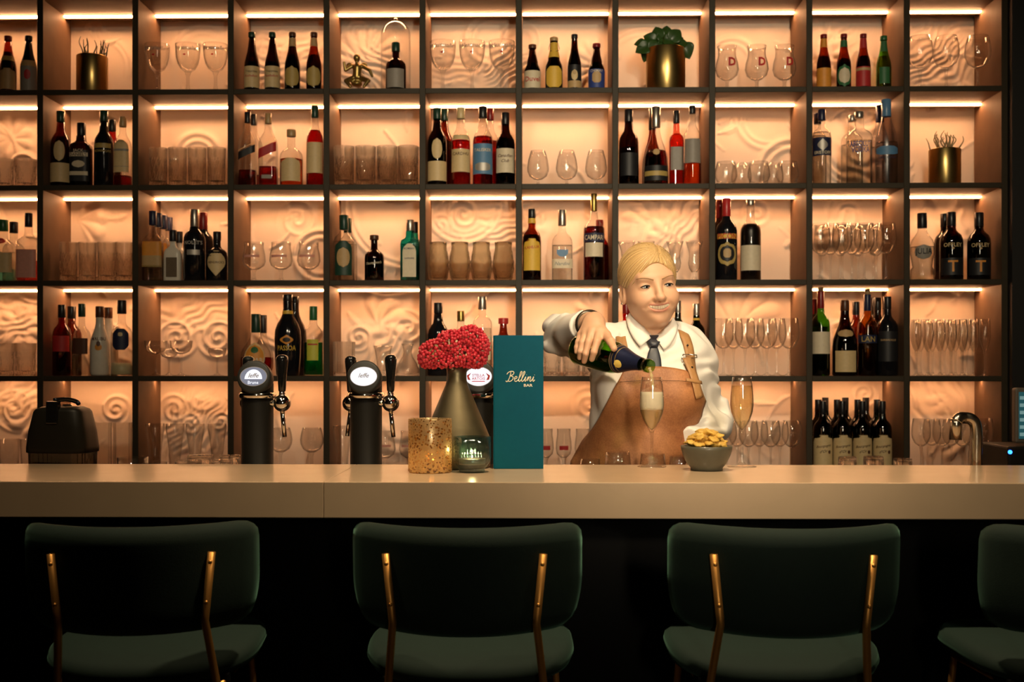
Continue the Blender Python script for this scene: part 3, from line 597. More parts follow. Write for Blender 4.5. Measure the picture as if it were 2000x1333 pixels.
# ================================================================ ROW 3
bottle(3, 6, 430, 46, 'squat', 'clear', 'gin_bottle', 'gin bottle with green cap and cream label', ('teal', .2), ('green', .82, .42), [('cream', .14, .46, 1.0), ('red', .60, .70, .6, 'oval')], [], sq=4)
bottle(3, 27, 434, 38, 'squat', 'clear', 'gin_bottle', 'clear gin bottle with black cap behind the green cap', ('clear', .5), ('black', .82, .42), [], [], sq=4, d=.165)
bottle(3, 56, 417, 40, 'squat', 'clear', 'gin_bottle', 'square clear gin bottle with black stopper', ('pink', .3), ('black', .80, .36), [('pink', .05, .46, .9)], [], sq=5)
glassware(3, 'cut', [134, 171, 208, 243], 474, 35, 'cut crystal highball')
glassware(3, 'cut', [150, 183, 216, 247], 476, 29, 'cut crystal highball', d=.165, rowname='back ')
for i, (px, dd) in enumerate(((294, .05), (305, .118), (314, .186), (322, .254))):
    bottle(3, px, 413+i*4, 38-i, 'squat', 'clear', 'gin_bottle', ['front gin bottle with yellow orange label and blue cap', 'second blue capped gin bottle in the receding line', 'third blue capped gin bottle in the receding line', 'rearmost blue capped gin bottle in the receding line'][i], ('clear', .5), ('navy', .80, .40), [('orange', .36, .56, 1.0), ('tan', .22, .36, 1.0), ('gold', .20, .215, 1.0)], [], d=dd, sq=6, dep=.70)
def window(t, R, h, prof):
    ob('window', patch('window', prof, R, h, .08, .46, .55, 'rect', 6, .7, .0012), mat('dark_window', (.16, .12, .08), .15), t)
bottle(3, 338, 450, 34, 'squat', 'white', 'gin_bottle', 'white ceramic bottle with clear window', None, ('black', .78, .42), [], [], sq=6, dep=.7, extra=window)
bottle(3, 350, 453, 33, 'squat', 'white', 'gin_bottle', 'white ceramic bottle behind the windowed one', None, ('black', .78, .42), [], [], sq=6, dep=.7, d=.17)
bottle(3, 380, 410, 43, 'spirit', 'black', 'gin_bottle', 'tall black gin bottle with silver neck', None, ('steel', .76, .40), [('silver', .36, .43, .6)], [("NOLET'S", 'silver', .53, .85)])
bottle(3, 397, 416, 42, 'spirit', 'black', 'gin_bottle', 'black gin bottle with purple neck behind', None, ('dred', .76, .40), [], [], d=.165)
bottle(3, 424, 453, 40, 'squat', 'black', 'gin_bottle', 'squat black gin bottle with cream diamond label', None, ('black', .82, .38), [('cream', .10, .66, 1.0, 'diamond')], [("HENDRICK'S", 'brown', .37, .8, dict(eps=.0018))])
def redmark(t, R, h):
    a = -PI/2-t.rotation_euler.z+np.linspace(-.7, .7, 9); V = []
    for z in (.60*h, .66*h): V += [((R*.985+.001)*math.cos(q), (R*.985+.001)*math.sin(q), z) for q in a]
    ob('printed_band', new_mesh('printed_band', V, [(i, i+1, i+10, i+9) for i in range(8)]), ink('pink'), t)
glassware(3, 'btulip', [496, 549, 603], 474, 46, 'tulip beer glass with faint print', extra=redmark)
bottle(3, 669, 421, 43, 'spirit', 'clear', 'gin_bottle', 'clear gin bottle with green picture label', ('clear', .6), ('dgreen', .78, .42), [('dgreen', .08, .60, .85, 'arch'), ('tan', .20, .50, .6, 'oval', .0012)], [])
bottle(3, 679, 427, 38, 'spirit', 'clear', 'gin_bottle', 'clear gin bottle behind the green picture label', ('clear', .6), ('dgreen', .78, .42), [], [], d=.165)
bottle(3, 731, 460, 38, 'squat', 'dbrown', 'gin_bottle', 'short brown bottle with white script', ('ruby', .5), ('brown', .90, .46), [], [("Thompson's", 'white', .38, .85, dict(shear=.35, tilt=.12))])
bottle(3, 801, 430, 37, 'jack', 'teal', 'gin_bottle', 'square turquoise gin bottle with white label', ('teal', .6), ('steel', .82, .42), [('white', .06, .60, .62, 'arch')], [('BOMBAY', 'navy', .52, .55), ('SAPPHIRE', 'navy', .36, .5)], sq=6)
bottle(3, 812, 434, 32, 'jack', 'teal', 'gin_bottle', 'turquoise gin bottle behind the white label', ('teal', .6), ('black', .82, .42), [], [], sq=6, d=.165)
glassware(3, 'hobnail', [856, 898, 940, 983], 474, 41, 'hobnail glass tumbler')
bottle(3, 1039, 409, 36, 'spirit', 'brown', 'liqueur_bottle', 'dark coffee liqueur bottle with yellow label', ('dark', .64), ('black', .88, .40), [('yellow', .14, .58, 1.05, 'arch'), ('yellow', .80, .87, 1.6)], [('KAHLUA', 'red', .46, .85, dict(tilt=.1))])
bottle(3, 1098, 411, 40, 'squat', 'clear', 'grappa_bottle', 'clear square grappa bottle with white label', ('clear', .5), ('steel', .78, .38), [('white', .17, .30, .9), ('skyblue', .33, .43, .5, 'shield'), ], [('Nardini', 'grey', .235, .75, dict(shear=.35))], sq=5)
bottle(3, 1160, 379, 41, 'campari', 'clear', 'aperitif_bottle', 'tall red aperitif bottle with white label', ('ruby', .62), ('gold', .80, .30), [('navy', .44, .54, 1.2), ('white', .27, .43, .95)], [('CAMPARI', 'white', .49, 1.0, dict(tall=1.3))])
bottle(3, 1176, 430, 36, 'whisky', 'red', 'aperitif_bottle', 'red bottle behind the tall aperitif bottle', ('ruby', .6), ('dred', .84, .4), [], [], d=.18)
glassware(3, 'hurricane', [1224, 1262, 1318, 1356], 472, 34, 'curved hurricane glass')
bottle(3, 1419, 388, 41, 'wine', 'black', 'bitters_bottle', 'black bitters bottle with red and yellow label', None, ('red', .78, .40), [('yellow', .50, .56, 1.1), ('gold', .17, .46, .95, 'oval'), ('black', .22, .42, .7, 'oval', .0012), ('tan', .27, .38, .35, 'hex', .0018)], [('PICON', 'red', .53, .95, dict(eps=.0018, tall=1.2))])
bottle(3, 1406, 392, 36, 'wine', 'dbrown', 'bitters_bottle', 'red capped bottle behind the black bitters', ('dark', .6), ('dred', .78, .40), [], [], d=.165)
bottle(3, 1466, 391, 40, 'wine', 'clear', 'vermouth_bottle', 'dark vermouth bottle with square white label', ('dark', .70), ('silver', .93, .40), [('white', .12, .43, 1.2)], [])
glassware(3, 'wine', [1602, 1645, 1688, 1731], 437, 40, 'wine glass', rowname='front ')
glassware(3, 'wine', [1622, 1664, 1706], 438, 36, 'wine glass', d=.155, rowname='middle ')
glassware(3, 'wine', [1606, 1641, 1676, 1711], 440, 32, 'wine glass', d=.235, rowname='rear ')
bottle(3, 1801, 417, 46, 'decant', 'clear', 'grappa_bottle', 'clear waisted grappa bottle with white label', ('clear', .5), ('black', .78, .40), [('grey', .30, .52, .75, 'oval')], [('JULIA', 'black', .41, .7, dict(tall=1.2, eps=.0018))])
def port(r, px, ytop, w, desc, d, txt=True):
    bottle(r, px, ytop, w, 'spirit', 'dbrown', 'port_bottle', desc, ('dark', .64), ('black', .80, .40), [('black', .07, .32, 1.15), ('tan', .44, .48, .12, 'diamond')] if txt else [], [('OFFLEY', 'cream', .51, .8), ('T', 'orange', .20, .42, dict(eps=.0018))] if txt else [], d=d)
port(3, 1858, 415, 44, 'black port bottle with orange letter beside grappa bottle', .07)
port(3, 1845, 418, 40, 'dark port bottle behind the orange lettered one', .165, False)
port(3, 1912, 416, 44, 'black port bottle with orange letter nearest the dark wall', .07)

# ================================================================ ROW 4
glassware(4, 'cut', [8, 50], 671, 40, 'cut mixing glass')
bottle(4, 121, 596, 36, 'spirit', 'red', 'liqueur_bottle', 'red liqueur bottle with black cap', ('red', .44), ('black', .82, .42), [('red', .34, .56, 1.0)], [])
bottle(4, 140, 599, 38, 'spirit', 'brown', 'liqueur_bottle', 'brown bottle behind the red liqueur', ('brown', .5), ('black', .82, .42), [], [], d=.165)
bottle(4, 160, 594, 31, 'squat', 'clear', 'liqueur_bottle', 'clear liqueur bottle with dark brown label', ('clear', .3), ('dgreen', .82, .44), [('brown', .30, .52, .9)], [], sq=4, d=.075)
bottle(4, 195, 599, 37, 'malibu', 'white', 'rum_bottle', 'white coconut rum bottle with palm motif', None, ('brown', .84, .44), [('orange', .36, .46, .35, 'oval'), ('brown', .42, .50, .20, 'oval', .0014)], [('MALIBU', 'brown', .53, .85)])
bottle(4, 212, 601, 36, 'malibu', 'white', 'rum_bottle', 'white coconut rum bottle behind the first', None, ('brown', .84, .44), [], [], d=.165)
bottle(4, 238, 587, 42, 'squat', 'clear', 'liqueur_bottle', 'clear cream liqueur bottle with dark hexagon label', ('cream', .17), ('black', .82, .42), [('navy', .34, .62, .8, 'hex'), ('cream', .52, .57, .2, 'hex', .0014)], [])
glassware(4, 'coupe', [303, 354], 666, 44, 'shallow coupe glass')
glassware(4, 'coupe', [330, 424], 680, 36, 'small coupe glass', d=.17, rowname='back ')
bottle(4, 500, 614, 62, 'bulb', 'clear', 'liqueur_bottle', 'round bulb liqueur bottle with fruit label', ('amber', .30), ('dgreen', .70, .30), [('cream', .10, .54, .68, 'oval'), ('orange', .14, .50, .60, 'oval', .0012), ('green', .36, .47, .25, 'oval', .0020)], [('SAFARI', 'white', .25, .62, dict(eps=.0026))], d=.08)
bottle(4, 514, 616, 40, 'bulb', 'clear', 'liqueur_bottle', 'bulb liqueur bottle behind the fruit label', ('amber', .3), ('black', .70, .36), [], [], d=.2)
bottle(4, 562, 576, 52, 'passoa', 'black', 'liqueur_bottle', 'tall black liqueur bottle with yellow lettering', None, ('black', .92, .36), [('orange', .38, .50, .50, 'diamond'), ('black', .41, .47, .28, 'oval', .0012), ('yellow', .76, .80, 1.5)], [('PASSOA', 'yellow', .34, .72, dict(tall=1.25))])
bottle(4, 576, 580, 46, 'passoa', 'black', 'liqueur_bottle', 'black liqueur bottle behind the yellow lettering', None, ('black', .92, .36), [], [], d=.175)
bottle(4, 612, 599, 38, 'spirit', 'clear', 'liqueur_bottle', 'green banana liqueur bottle with yellow label', ('green', .48), ('green', .80, .40), [('lime', .22, .52, .6), ('red', .44, .46, .5, 'rect', .0014)], [])
glassware(4, 'mug', [668], 668, 44, 'faceted glass beer mug')
glassware(4, 'carafe', [796], 672, 48, 'clear glass carafe')
glassware(4, 'sling', [748], 676, 38, 'footed sling glass')
bottle(4, 855, 592, 42, 'whisky', 'black', 'liqueur_bottle', 'black liqueur bottle left of the red berries', None, ('black', .86, .40), [('tan', .2, .5, 1.0)], [])
bottle(4, 900, 608, 34, 'whisky', 'clear', 'liqueur_bottle', 'clear bottle with gold cap above the berries', ('clear', .5), ('gold', .84, .42), [], [])
bottle(4, 942, 580, 38, 'vodka', 'clear', 'liqueur_bottle', 'clear bottle with silver cap above the berries', ('clear', .6), ('silver', .84, .42), [('white', .2, .5, 1.0)], [])
bottle(4, 983, 622, 36, 'whisky', 'brown', 'liqueur_bottle', 'brown bottle with red cap behind the menu', ('ruby', .6), ('red', .90, .54), [], [])
glassware(4, 'cut', [1078, 1116, 1154], 682, 36, 'cut crystal tumbler')
bottle(4, 1222, 590, 34, 'spirit', 'red', 'liqueur_bottle', 'red liqueur bottle behind the bartender', ('red', .6), ('dred', .84, .42), [], [])
bottle(4, 1324, 588, 33, 'wine', 'dgreen', 'wine_bottle', 'green wine bottle beside the bartender', ('dark', .5), ('silver', .84, .38), [], [])
bottle(4, 1360, 594, 34, 'wine', 'dgreen', 'wine_bottle', 'green bottle with yellow band beside the bartender', ('dark', .5), ('steel', .84, .40), [('yellow', .77, .80, 1.6)], [])
glassware(4, 'wine', [1413, 1455, 1498, 1541], 622, 41, 'wine glass', rowname='front ')
glassware(4, 'wine', [1433, 1475, 1517], 623, 37, 'wine glass', d=.155, rowname='middle ')
bottle(4, 1603, 570, 35, 'wine', 'green', 'wine_bottle', 'corked green wine bottle with white label', ('dark', .58), ('dred', .80, .37), [('white', .26, .52, 1.3)], [], extra=lambda t, R, h, prof: ob('cork', lathe('cork', [(0, h), (R*.30, h), (R*.32, h+.016), (0, h+.016)], 14), capm('cork'), t))
bottle(4, 1591, 585, 30, 'wine', 'dbrown', 'wine_bottle', 'dark red wine bottle behind the corked green one', ('dark', .6), ('dred', .80, .38), [], [], d=.165)
bottle(4, 1650, 587, 47, 'burg', 'dbrown', 'wine_bottle', 'sloped burgundy bottle with two cream labels', ('dark', .6), ('brown', .86, .36), [('cream', .05, .33, .95), ('tan', .51, .61, .85, 'oval')], [])
bottle(4, 1672, 590, 36, 'wine', 'brown', 'wine_bottle', 'orange brown wine bottle behind the burgundy', ('amber', .5), ('black', .82, .38), [], [], d=.17)
bottle(4, 1694, 576, 37, 'wine', 'amber', 'wine_bottle', 'corked amber wine bottle with blue label', ('dark', .52), ('navy', .80, .37), [('navy', .40, .50, 1.2)], [('LAN', 'gold', .45, .7, dict(eps=.0018))], extra=lambda t, R, h, prof: ob('cork', lathe('cork', [(0, h), (R*.27, h), (R*.30, h+.022), (0, h+.022)], 14), capm('cork'), t))
bottle(4, 1736, 580, 40, 'wine', 'black', 'wine_bottle', 'broad black wine bottle with black label', None, ('black', .84, .38), [('black', .18, .56, 1.1)], [('BARBADILLO', 'tan', .45, .75)])
bottle(4, 1714, 582, 38, 'wine', 'dbrown', 'wine_bottle', 'dark wine bottle behind the blue label', ('dark', .6), ('black', .84, .38), [], [], d=.165)
bottle(4, 1729, 582, 36, 'wine', 'dgreen', 'wine_bottle', 'dark wine bottle rearmost beside the black one', ('dark', .6), ('black', .84, .38), [], [], d=.25)
fx = [1789, 1812, 1835, 1857, 1879, 1901, 1924]
glassware(4, 'flute', fx, 624, 21, 'narrow champagne flute', rowname='front ')
glassware(4, 'flute', [q+9 for q in fx[:-2]], 625, 20, 'narrow champagne flute', d=.14, rowname='middle ')
glassware(4, 'flute', [q+2 for q in fx[:-1]], 626, 19, 'narrow champagne flute', d=.21, rowname='rear ')

# ================================================================ ROW 5
glassware(5, 'tumbler', [18, 60], 858, 40, 'plain straight tumbler')
glassware(5, 'mug', [200, 240], 826, 38, 'faceted glass beer mug')
glassware(5, 'pils', [303, 342, 381, 424], 828, 37, 'tall pilsner glass')
glassware(5, 'balloon', [548, 609], 836, 46, 'large balloon glass')
glassware(5, 'pils', [668], 832, 38, 'flared pilsner glass')
glassware(5, 'btulip', [752, 800], 842, 42, 'tulip beer glass with faint print', extra=redmark)
def redlabel(t, R, h):
    a = -PI/2-t.rotation_euler.z+np.linspace(-.55, .55, 9); V = []
    for z in (.50*h, .60*h): V += [((R*.985+.0012)*math.cos(q), (R*.985+.0012)*math.sin(q), z) for q in a]
    ob('printed_label', new_mesh('printed_label', V, [(i, i+1, i+10, i+9) for i in range(8)]), ink('red'), t)
glassware(5, 'btulip', [1066, 1101, 1138], 838, 32, 'stemmed beer glass with red print', extra=redlabel)
glassware(5, 'wine', [1420, 1462, 1505, 1548], 822, 39, 'wine glass', rowname='front ')
glassware(5, 'wine', [1440, 1483, 1523], 824, 35, 'wine glass', d=.155, rowname='middle ')
def bourg(px, ytop, desc, d, full=True, w=36):
    def seal(t, R, h, prof):
        if not full: return
        th = np.linspace(0, 2*PI, 14, endpoint=False); a = -PI/2+.62+.16*np.cos(th); z = .28*h+.0072*np.sin(th); rr = R+.0016
        ob('seal', new_mesh('seal', np.stack([rr*np.cos(a), rr*np.sin(a), z], -1), [tuple(range(14))], False), ink('brown'), t)
    bottle(5, px, ytop, w, 'wine', 'dgreen', 'wine_bottle', desc, ('dark', .3), ('black', .82, .37), [('cream', .06, .52, 1.35, 'arch')], [('Bourgogne', 'brown', .36, .8, dict(shear=.35, tilt=.15)), ("d'Or", 'brown', .29, .4, dict(shear=.35, tilt=.15))] if full else [], d=d, extra=seal, group='wine bottles in the bottom row')
for i, px in enumerate((1607, 1645, 1684, 1723)): bourg(px, 784, f'{ORD[i]} front wine bottle with arched cream label', .06, True)
for i, px in enumerate((1598, 1635, 1675, 1713)): bourg(px, 781, f'{ORD[i]} middle wine bottle with black capsule', .150, False, 34)
for i, px in enumerate((1612, 1651, 1691)): bourg(px, 777, f'{ORD[i]} rear wine bottle with dark capsule', .240, False, 34)
glassware(5, 'wine', [1799, 1840, 1880, 1921], 818, 37, 'tall wine glass', rowname='front ')
glassware(5, 'wine', [1820, 1858, 1896], 820, 35, 'tall wine glass', d=.165, rowname='middle ')

# ---------------------------------------------------------------- pots, plants, figure and glass dome on the shelves
def pot(r, px, y0, w, desc, d=.10):
    Y = SY+d; p = P(px, y0, Y); R = w/2*Y/F; h = p.z-base(r)
    o = ob('brass_pot', lathe('brass_pot', [(0, 0), (R*.97, 0), (R, .003), (R, h-.002), (R-.001, h), (R-.004, h), (R-.004, h*.82), (0, h*.82)], 36), brass_m, None, (p.x, Y, base(r)+.0003))
    tag(o, f'{desc}, {where(r, px)}', 'plant pot', 'brass pots on the shelves'); return p.x, Y, base(r)+h*.82, R, h
stem_m = mat('dry_grey_green', (.14, .12, .06), .7, 0, .2); leaf_m = mat('leaf_green', (.030, .075, .014), .38, 0, .22, 30, coat=.2)
def twigs(r, px, y0, w, ytip, desc, n, seed, tm=None):
    x, Y, z, R, h = pot(r, px, y0, w, 'cylindrical brass pot of dry twigs')
    rd = random.Random(seed); t = thing('twig_plant', f'{desc}, {where(r, px)}', 'plant', (x, Y, z))
    H = P(px, ytip, Y).z-z
    for i in range(n):
        a = rd.uniform(0, 2*PI); q = R*.75*math.sqrt(rd.random()); l = H*rd.uniform(.72, 1.0); s = rd.uniform(.02, .55)
        b = Vector((q*math.cos(a), q*math.sin(a), .0)); lean = Vector((math.cos(a), math.sin(a)*.4, 0))*R*s
        k = rd.uniform(-.006, .006)
        pts = smooth_path([b, b+lean*.35+Vector((k, 0, l*.4)), b+lean*.9+Vector((-k, 0, l*.75)), b+lean*.8+Vector((k*1.2, 0, l))], 4)
        ob('twig', tube_mesh('twig', pts, list(np.linspace(.0036, .0012, len(pts))), 6), tm or stem_m, t)
twigs(1, 180, 111, 59, 76, 'dry grey twigs standing in a brass pot', 16, 3)
twigs(2, 1845, 293, 60, 257, 'pale curved twigs standing in a brass pot', 20, 5, mat('pale_twig', (.40, .31, .16), .7, 0, .2))
x, Y, z, R, h = pot(1, 1300, 97, 76, 'large brass pot holding a leafy green plant', .11)
t = thing('leafy_plant', f'broad leaved green plant in large brass pot, {where(1, 1300)}', 'plant', (x, Y, z))
def leaf_mesh(L_, W):
    n, m = 8, 4; V = []; Fc = []
    for i in range(n+1):
        u = i/n; ww = W*(math.sin(PI*min(1, u*.94+.06))**.75)*(1.15-.45*u)
        for j in range(-m, m+1):
            v = j/m; V.append((u*L_, v*ww, -.55*L_*u*u+.25*abs(v)*ww+.10*L_*u))
    k = 2*m+1
    for i in range(n):
        for j in range(2*m): Fc.append((i*k+j, i*k+j+1, (i+1)*k+j+1, (i+1)*k+j))
    return bezier_solid(new_mesh('leaf', V, Fc), .0006)
lm0 = [leaf_mesh(.058, .034), leaf_mesh(.050, .030)]
rd = random.Random(4)
leaves = [(1258, 92, 200, 1.0), (1270, 74, 150, 1.0), (1285, 66, 110, .9), (1303, 62, 80, 1.0), (1318, 70, 50, 1.0), (1330, 84, 20, 1.0), (1340, 96, -70, 1.05), (1262, 108, 235, .9), (1280, 92, 250, 1.1), (1300, 88, 275, 1.15), (1316, 92, 300, 1.0), (1290, 80, 190, 1.0), (1308, 78, -10, 1.0), (1250, 84, 170, .8), (1296, 72, 95, .85), (1326, 78, 40, .8)]
for i, (px, py, an, k) in enumerate(leaves):
    dy = -.030+.012*(i % 4); q = P(px, py, Y+dy); an = math.radians(an)
    b = Vector((q.x-x, dy, q.z-z)); ex = Vector((math.cos(an), -.25, math.sin(an))).normalized(); nz_ = Vector((rd.uniform(-.3, .3), -1, rd.uniform(.1, .6))); nz_ = (nz_-ex*ex.dot(nz_)).normalized(); ey_ = nz_.cross(ex)
    o = ob('leaf', lm0[i % 2], leaf_m, t); o.matrix_local = Matrix.Translation(b-ex*.026*k) @ Matrix((ex, ey_, nz_)).transposed().to_4x4() @ Matrix.Scale(k, 4)
    ob('leaf_stalk', tube_mesh('leaf_stalk', smooth_path([(b.x*.3, b.y*.3, 0), (b.x*.6, b.y*.5, b.z*.6), b-ex*.024*k], 3), .0014, 6), leaf_m, t)
# glass dome
Y = SY+.20; p = P(773, 36, Y); R = 29*Y/F; h = p.z-base(1)
t = thing('glass_dome', f'clear glass bell dome behind the apothecary bottle, {where(1, 773)}', 'glass dome', (p.x, Y, base(1)+.0003))
th = np.linspace(0, PI/2, 9)
ob('dome', lathe('dome', [(R, .008), (R, h-R-.012)]+[(R*math.cos(a), h-R-.012+R*math.sin(a)) for a in th[1:]], 32), CLEAR, t)
ob('knob', lathe('knob', [(0, h-.013), (.006, h-.012), (.009, h-.006), (.006, h), (0, h)], 16), CLEAR, t)
ob('base', lathe('base', [(0, 0), (R+.004, 0), (R+.004, .008), (0, .008)], 32), mat('dark_wood', (.06, .03, .015), .5), t)

# ---------------------------------------------------------------- distance-field modelling for organic shapes
def surface_nets(fn, lo, hi, h):
    lo = np.array(lo, float); n = np.maximum(4, np.ceil((np.array(hi)-lo)/h).astype(int)+1)
    ax = [lo[i]+h*np.arange(n[i]) for i in range(3)]
    G = np.empty(tuple(n), np.float32)
    step = max(1, int(600000/(n[1]*n[2])))
    for s in range(0, n[0], step):
        X, Y, Z = np.meshgrid(ax[0][s:s+step], ax[1], ax[2], indexing='ij')
        G[s:s+step] = fn(np.stack([X, Y, Z], -1).reshape(-1, 3)).reshape(X.shape)
    S = G < 0; c = [m-1 for m in n]
    cnt = np.zeros(tuple(c), np.int8)
    sl = lambda a, d: slice(d, a-1+d)
    for i in (0, 1):
        for j in (0, 1):
            for k in (0, 1): cnt += S[sl(n[0], i), sl(n[1], j), sl(n[2], k)]
    act = (cnt > 0) & (cnt < 8); I = np.argwhere(act)
    vid = -np.ones(tuple(c), np.int64); vid[act] = np.arange(len(I))
    acc = np.zeros((len(I), 3)); num = np.zeros(len(I))
    cor = np.array([[i, j, k] for i in (0, 1) for j in (0, 1) for k in (0, 1)])
    for a in range(8):
        for b in range(a+1, 8):
            if np.abs(cor[a]-cor[b]).sum() != 1: continue
            pa, pb = I+cor[a], I+cor[b]
            da, db = G[tuple(pa.T)], G[tuple(pb.T)]; m = (da < 0) != (db < 0)
            t = np.where(m, da/np.where(m, da-db, 1), 0)[:, None]
            acc += np.where(m[:, None], pa+(pb-pa)*t, 0); num += m
    V = lo+h*(acc/np.maximum(num, 1)[:, None])
    Fc = []
    for d in range(3):
        e = [(1, 2), (2, 0), (0, 1)][d]
        A = [slice(0, n[q]) for q in range(3)]; B = list(A)
        A[d] = slice(0, n[d]-1); B[d] = slice(1, n[d])
        sa, sb = S[tuple(A)], S[tuple(B)]; E_ = np.argwhere(sa != sb)
        ok = np.ones(len(E_), bool)
        for q in e: ok &= (E_[:, q] > 0) & (E_[:, q] < n[q]-1)
        E_ = E_[ok]; flip = sa[tuple(E_.T)]
        o1 = np.zeros(3, int); o1[e[0]] = 1; o2 = np.zeros(3, int); o2[e[1]] = 1
        q = np.stack([vid[tuple((E_-o1-o2).T)], vid[tuple((E_-o2).T)], vid[tuple(E_.T)], vid[tuple((E_-o1).T)]], -1)
        q[~flip] = q[~flip][:, ::-1]; Fc.append(q)
    return V, np.concatenate(Fc)
def mesh_from(name, V, Fc):
    me = bpy.data.meshes.new(name); me.from_pydata(V, [], Fc); me.polygons.foreach_set('use_smooth', [True]*len(me.polygons)); me.update(); return me
def smin(a, b, k):
    h = np.clip(.5+.5*(b-a)/k, 0, 1); return b+(a-b)*h-k*h*(1-h)
def smax(a, b, k): return -smin(-a, -b, k)
def ell(p, c, r):
    q = (p-np.array(c))/np.array(r); k0 = np.sqrt((q*q).sum(-1)); k1 = np.sqrt(((q/np.array(r))**2).sum(-1)); return k0*(k0-1)/np.maximum(k1, 1e-9)
def cap_(p, a, b, ra, rb=None):
    a, b = np.array(a, float), np.array(b, float); rb = ra if rb is None else rb
    ba = b-a; t = np.clip(((p-a)@ba)/max(1e-12, ba@ba), 0, 1); return np.sqrt(((p-a-t[:, None]*ba)**2).sum(-1))-(ra+(rb-ra)*t)
def chain(p, pts, rad, k=0.0):
    d = None
    for i in range(len(pts)-1):
        e = cap_(p, pts[i], pts[i+1], rad[i], rad[i+1]); d = e if d is None else (np.minimum(d, e) if k == 0 else smin(d, e, k))
    return d

# small gilded figure on the top shelf
Y = SY+.12; fc = P(697, 108, Y); S0 = Y/F
def q(px, py, dy=0): p = P(px, py, Y+dy); return (p.x, p.y, p.z)
def figure(p):
    d = cap_(p, q(697, 150), q(698, 133), .016, .018)
    d = smin(d, ell(p, q(697, 113), (.0135, .013, .015)), .006)
    d = smin(d, cap_(p, q(697, 125), q(697, 118), .007), .006)
    d = smin(d, chain(p, [q(688, 129), q(675, 137, -.006), q(672, 122, -.01)], [.008, .007, .005]), .006)
    d = smin(d, chain(p, [q(707, 129), q(722, 137, -.006), q(727, 149, -.01)], [.008, .007, .005]), .006)
    d = smin(d, chain(p, [q(691, 152), q(676, 158, -.02), q(684, 169, -.03)], [.011, .009, .006]), .006)
    d = smin(d, chain(p, [q(703, 152), q(719, 158, -.02), q(711, 169, -.03)], [.011, .009, .006]), .006)
    d = smin(d, ell(p, q(697, 164, .005), (.022, .022, .012)), .01)
    d = smin(d, ell(p, q(683, 128, .014), (.014, .004, .012)), .004); d = smin(d, ell(p, q(711, 128, .014), (.014, .004, .012)), .004)
    return d
V, Fc = surface_nets(figure, (q(660, 100)[0], Y-.05, base(1)+.0005), (q(738, 100)[0], Y+.035, q(697, 100)[2]), .0022)
V[:, 2] = np.maximum(V[:, 2], base(1)+.0006)
o = ob('gilded_figure', mesh_from('gilded_figure', V-np.array([fc.x, Y, base(1)]), Fc), mat('old_gold', (.42, .30, .10), .34, .9, .2, 60), None, (fc.x, Y, base(1)))
tag(o, f'small gilded seated figure beside the glass dome, {where(1, 697)}', 'figurine')

# ---------------------------------------------------------------- things on the bar
def bar_y(py): return (CZ-H0)*F/(py-YH)
# vase
Yv = 2.770; p = P(892, 915, Yv)
vz = [(0, 0), (.076, 0), (.0815, .004), (.0830, .03), (.0825, .055), (.0790, .078), (.0700, .100), (.0530, .140), (.0370, .178), (.0275, .200), (.0245, .212), (.0240, .225), (.0250, .243), (.0225, .243), (.0225, .20), (0, .19)]
o = ob('vase', lathe('vase', vz, 48), mat('brushed_bronze', (.20, .165, .095), .42, .85, .12, 26, bump=.06, bscale=150), None, (p.x, Yv, H0+.0003))
tag(o, 'olive bronze conical vase with red berries behind the candles', 'vase')
# berries
bq = thing('berry_bouquet', 'dense red berry bunch in the bronze vase', 'flowers', (p.x, Yv, H0+.19))
berry_m = mat('red_berry', (.60, .030, .050), .24, 0, .18, 60, coat=.3)
bmm = bmesh.new(); bmesh.ops.create_icosphere(bmm, subdivisions=2, radius=1); berry_me = bm_mesh('berry', bmm, True)
rd = np.random.default_rng(5)
lobes = [((852, 692), .043, .036), ((880, 672), .038, .035), ((905, 692), .050, .040), ((918, 660), .036, .030), ((940, 678), .020, .034), ((836, 700), .024, .026), ((870, 708), .050, .022), ((930, 700), .026, .026)]
pts = []
org = np.array([p.x, Yv, H0+.19])
for _ in range(9000):
    (cx, cy_), rx, rz = lobes[rd.integers(len(lobes))]
    c = np.array(P(cx, cy_, Yv)); v = rd.normal(size=3); v /= np.linalg.norm(v); v = v*np.array([rx, .042, rz])*rd.uniform(.86, 1.0); a = c+v
    if a[2] < H0+.243: continue
    # keep to the outer skin of the bunch
    ins = min(np.linalg.norm((a-np.array(P(*l[0], Yv)))/np.array([l[1], .042, l[2]])) for l in lobes)
    if ins < .84: continue
    if pts and (np.linalg.norm(np.array(pts)-a, axis=1).min() < .0066): continue
    pts.append(a)
pts = sorted(pts, key=lambda a: a[1])
for a in pts[:300]:
    s = rd.uniform(.0040, .0050); ob('berry', berry_me, berry_m, bq, a-org, (0, 0, rd.uniform(0, 6)), (s, s, s))
bm = bmesh.new()
for a in pts[300:]:
    bmesh.ops.create_icosphere(bm, subdivisions=1, radius=.0046, matrix=Matrix.Translation(Vector(a-org)))
o = ob('berries_behind', bm_mesh('berries_behind', bm, True), berry_m, bq); o['kind'] = 'stuff'
stm = mat('berry_stalk', (.12, .05, .02), .6)
for (cx, cy_), rx, rz in lobes:
    c = Vector(P(cx, cy_, Yv))-Vector(org)
    ob('stalk', tube_mesh('stalk', smooth_path([(c.x*.1, 0, 0), (c.x*.2, 0, .05), c*.85, c+Vector((0, 0, rz*.3))], 4), .0022, 6), stm, bq)
print('berries', len(pts))
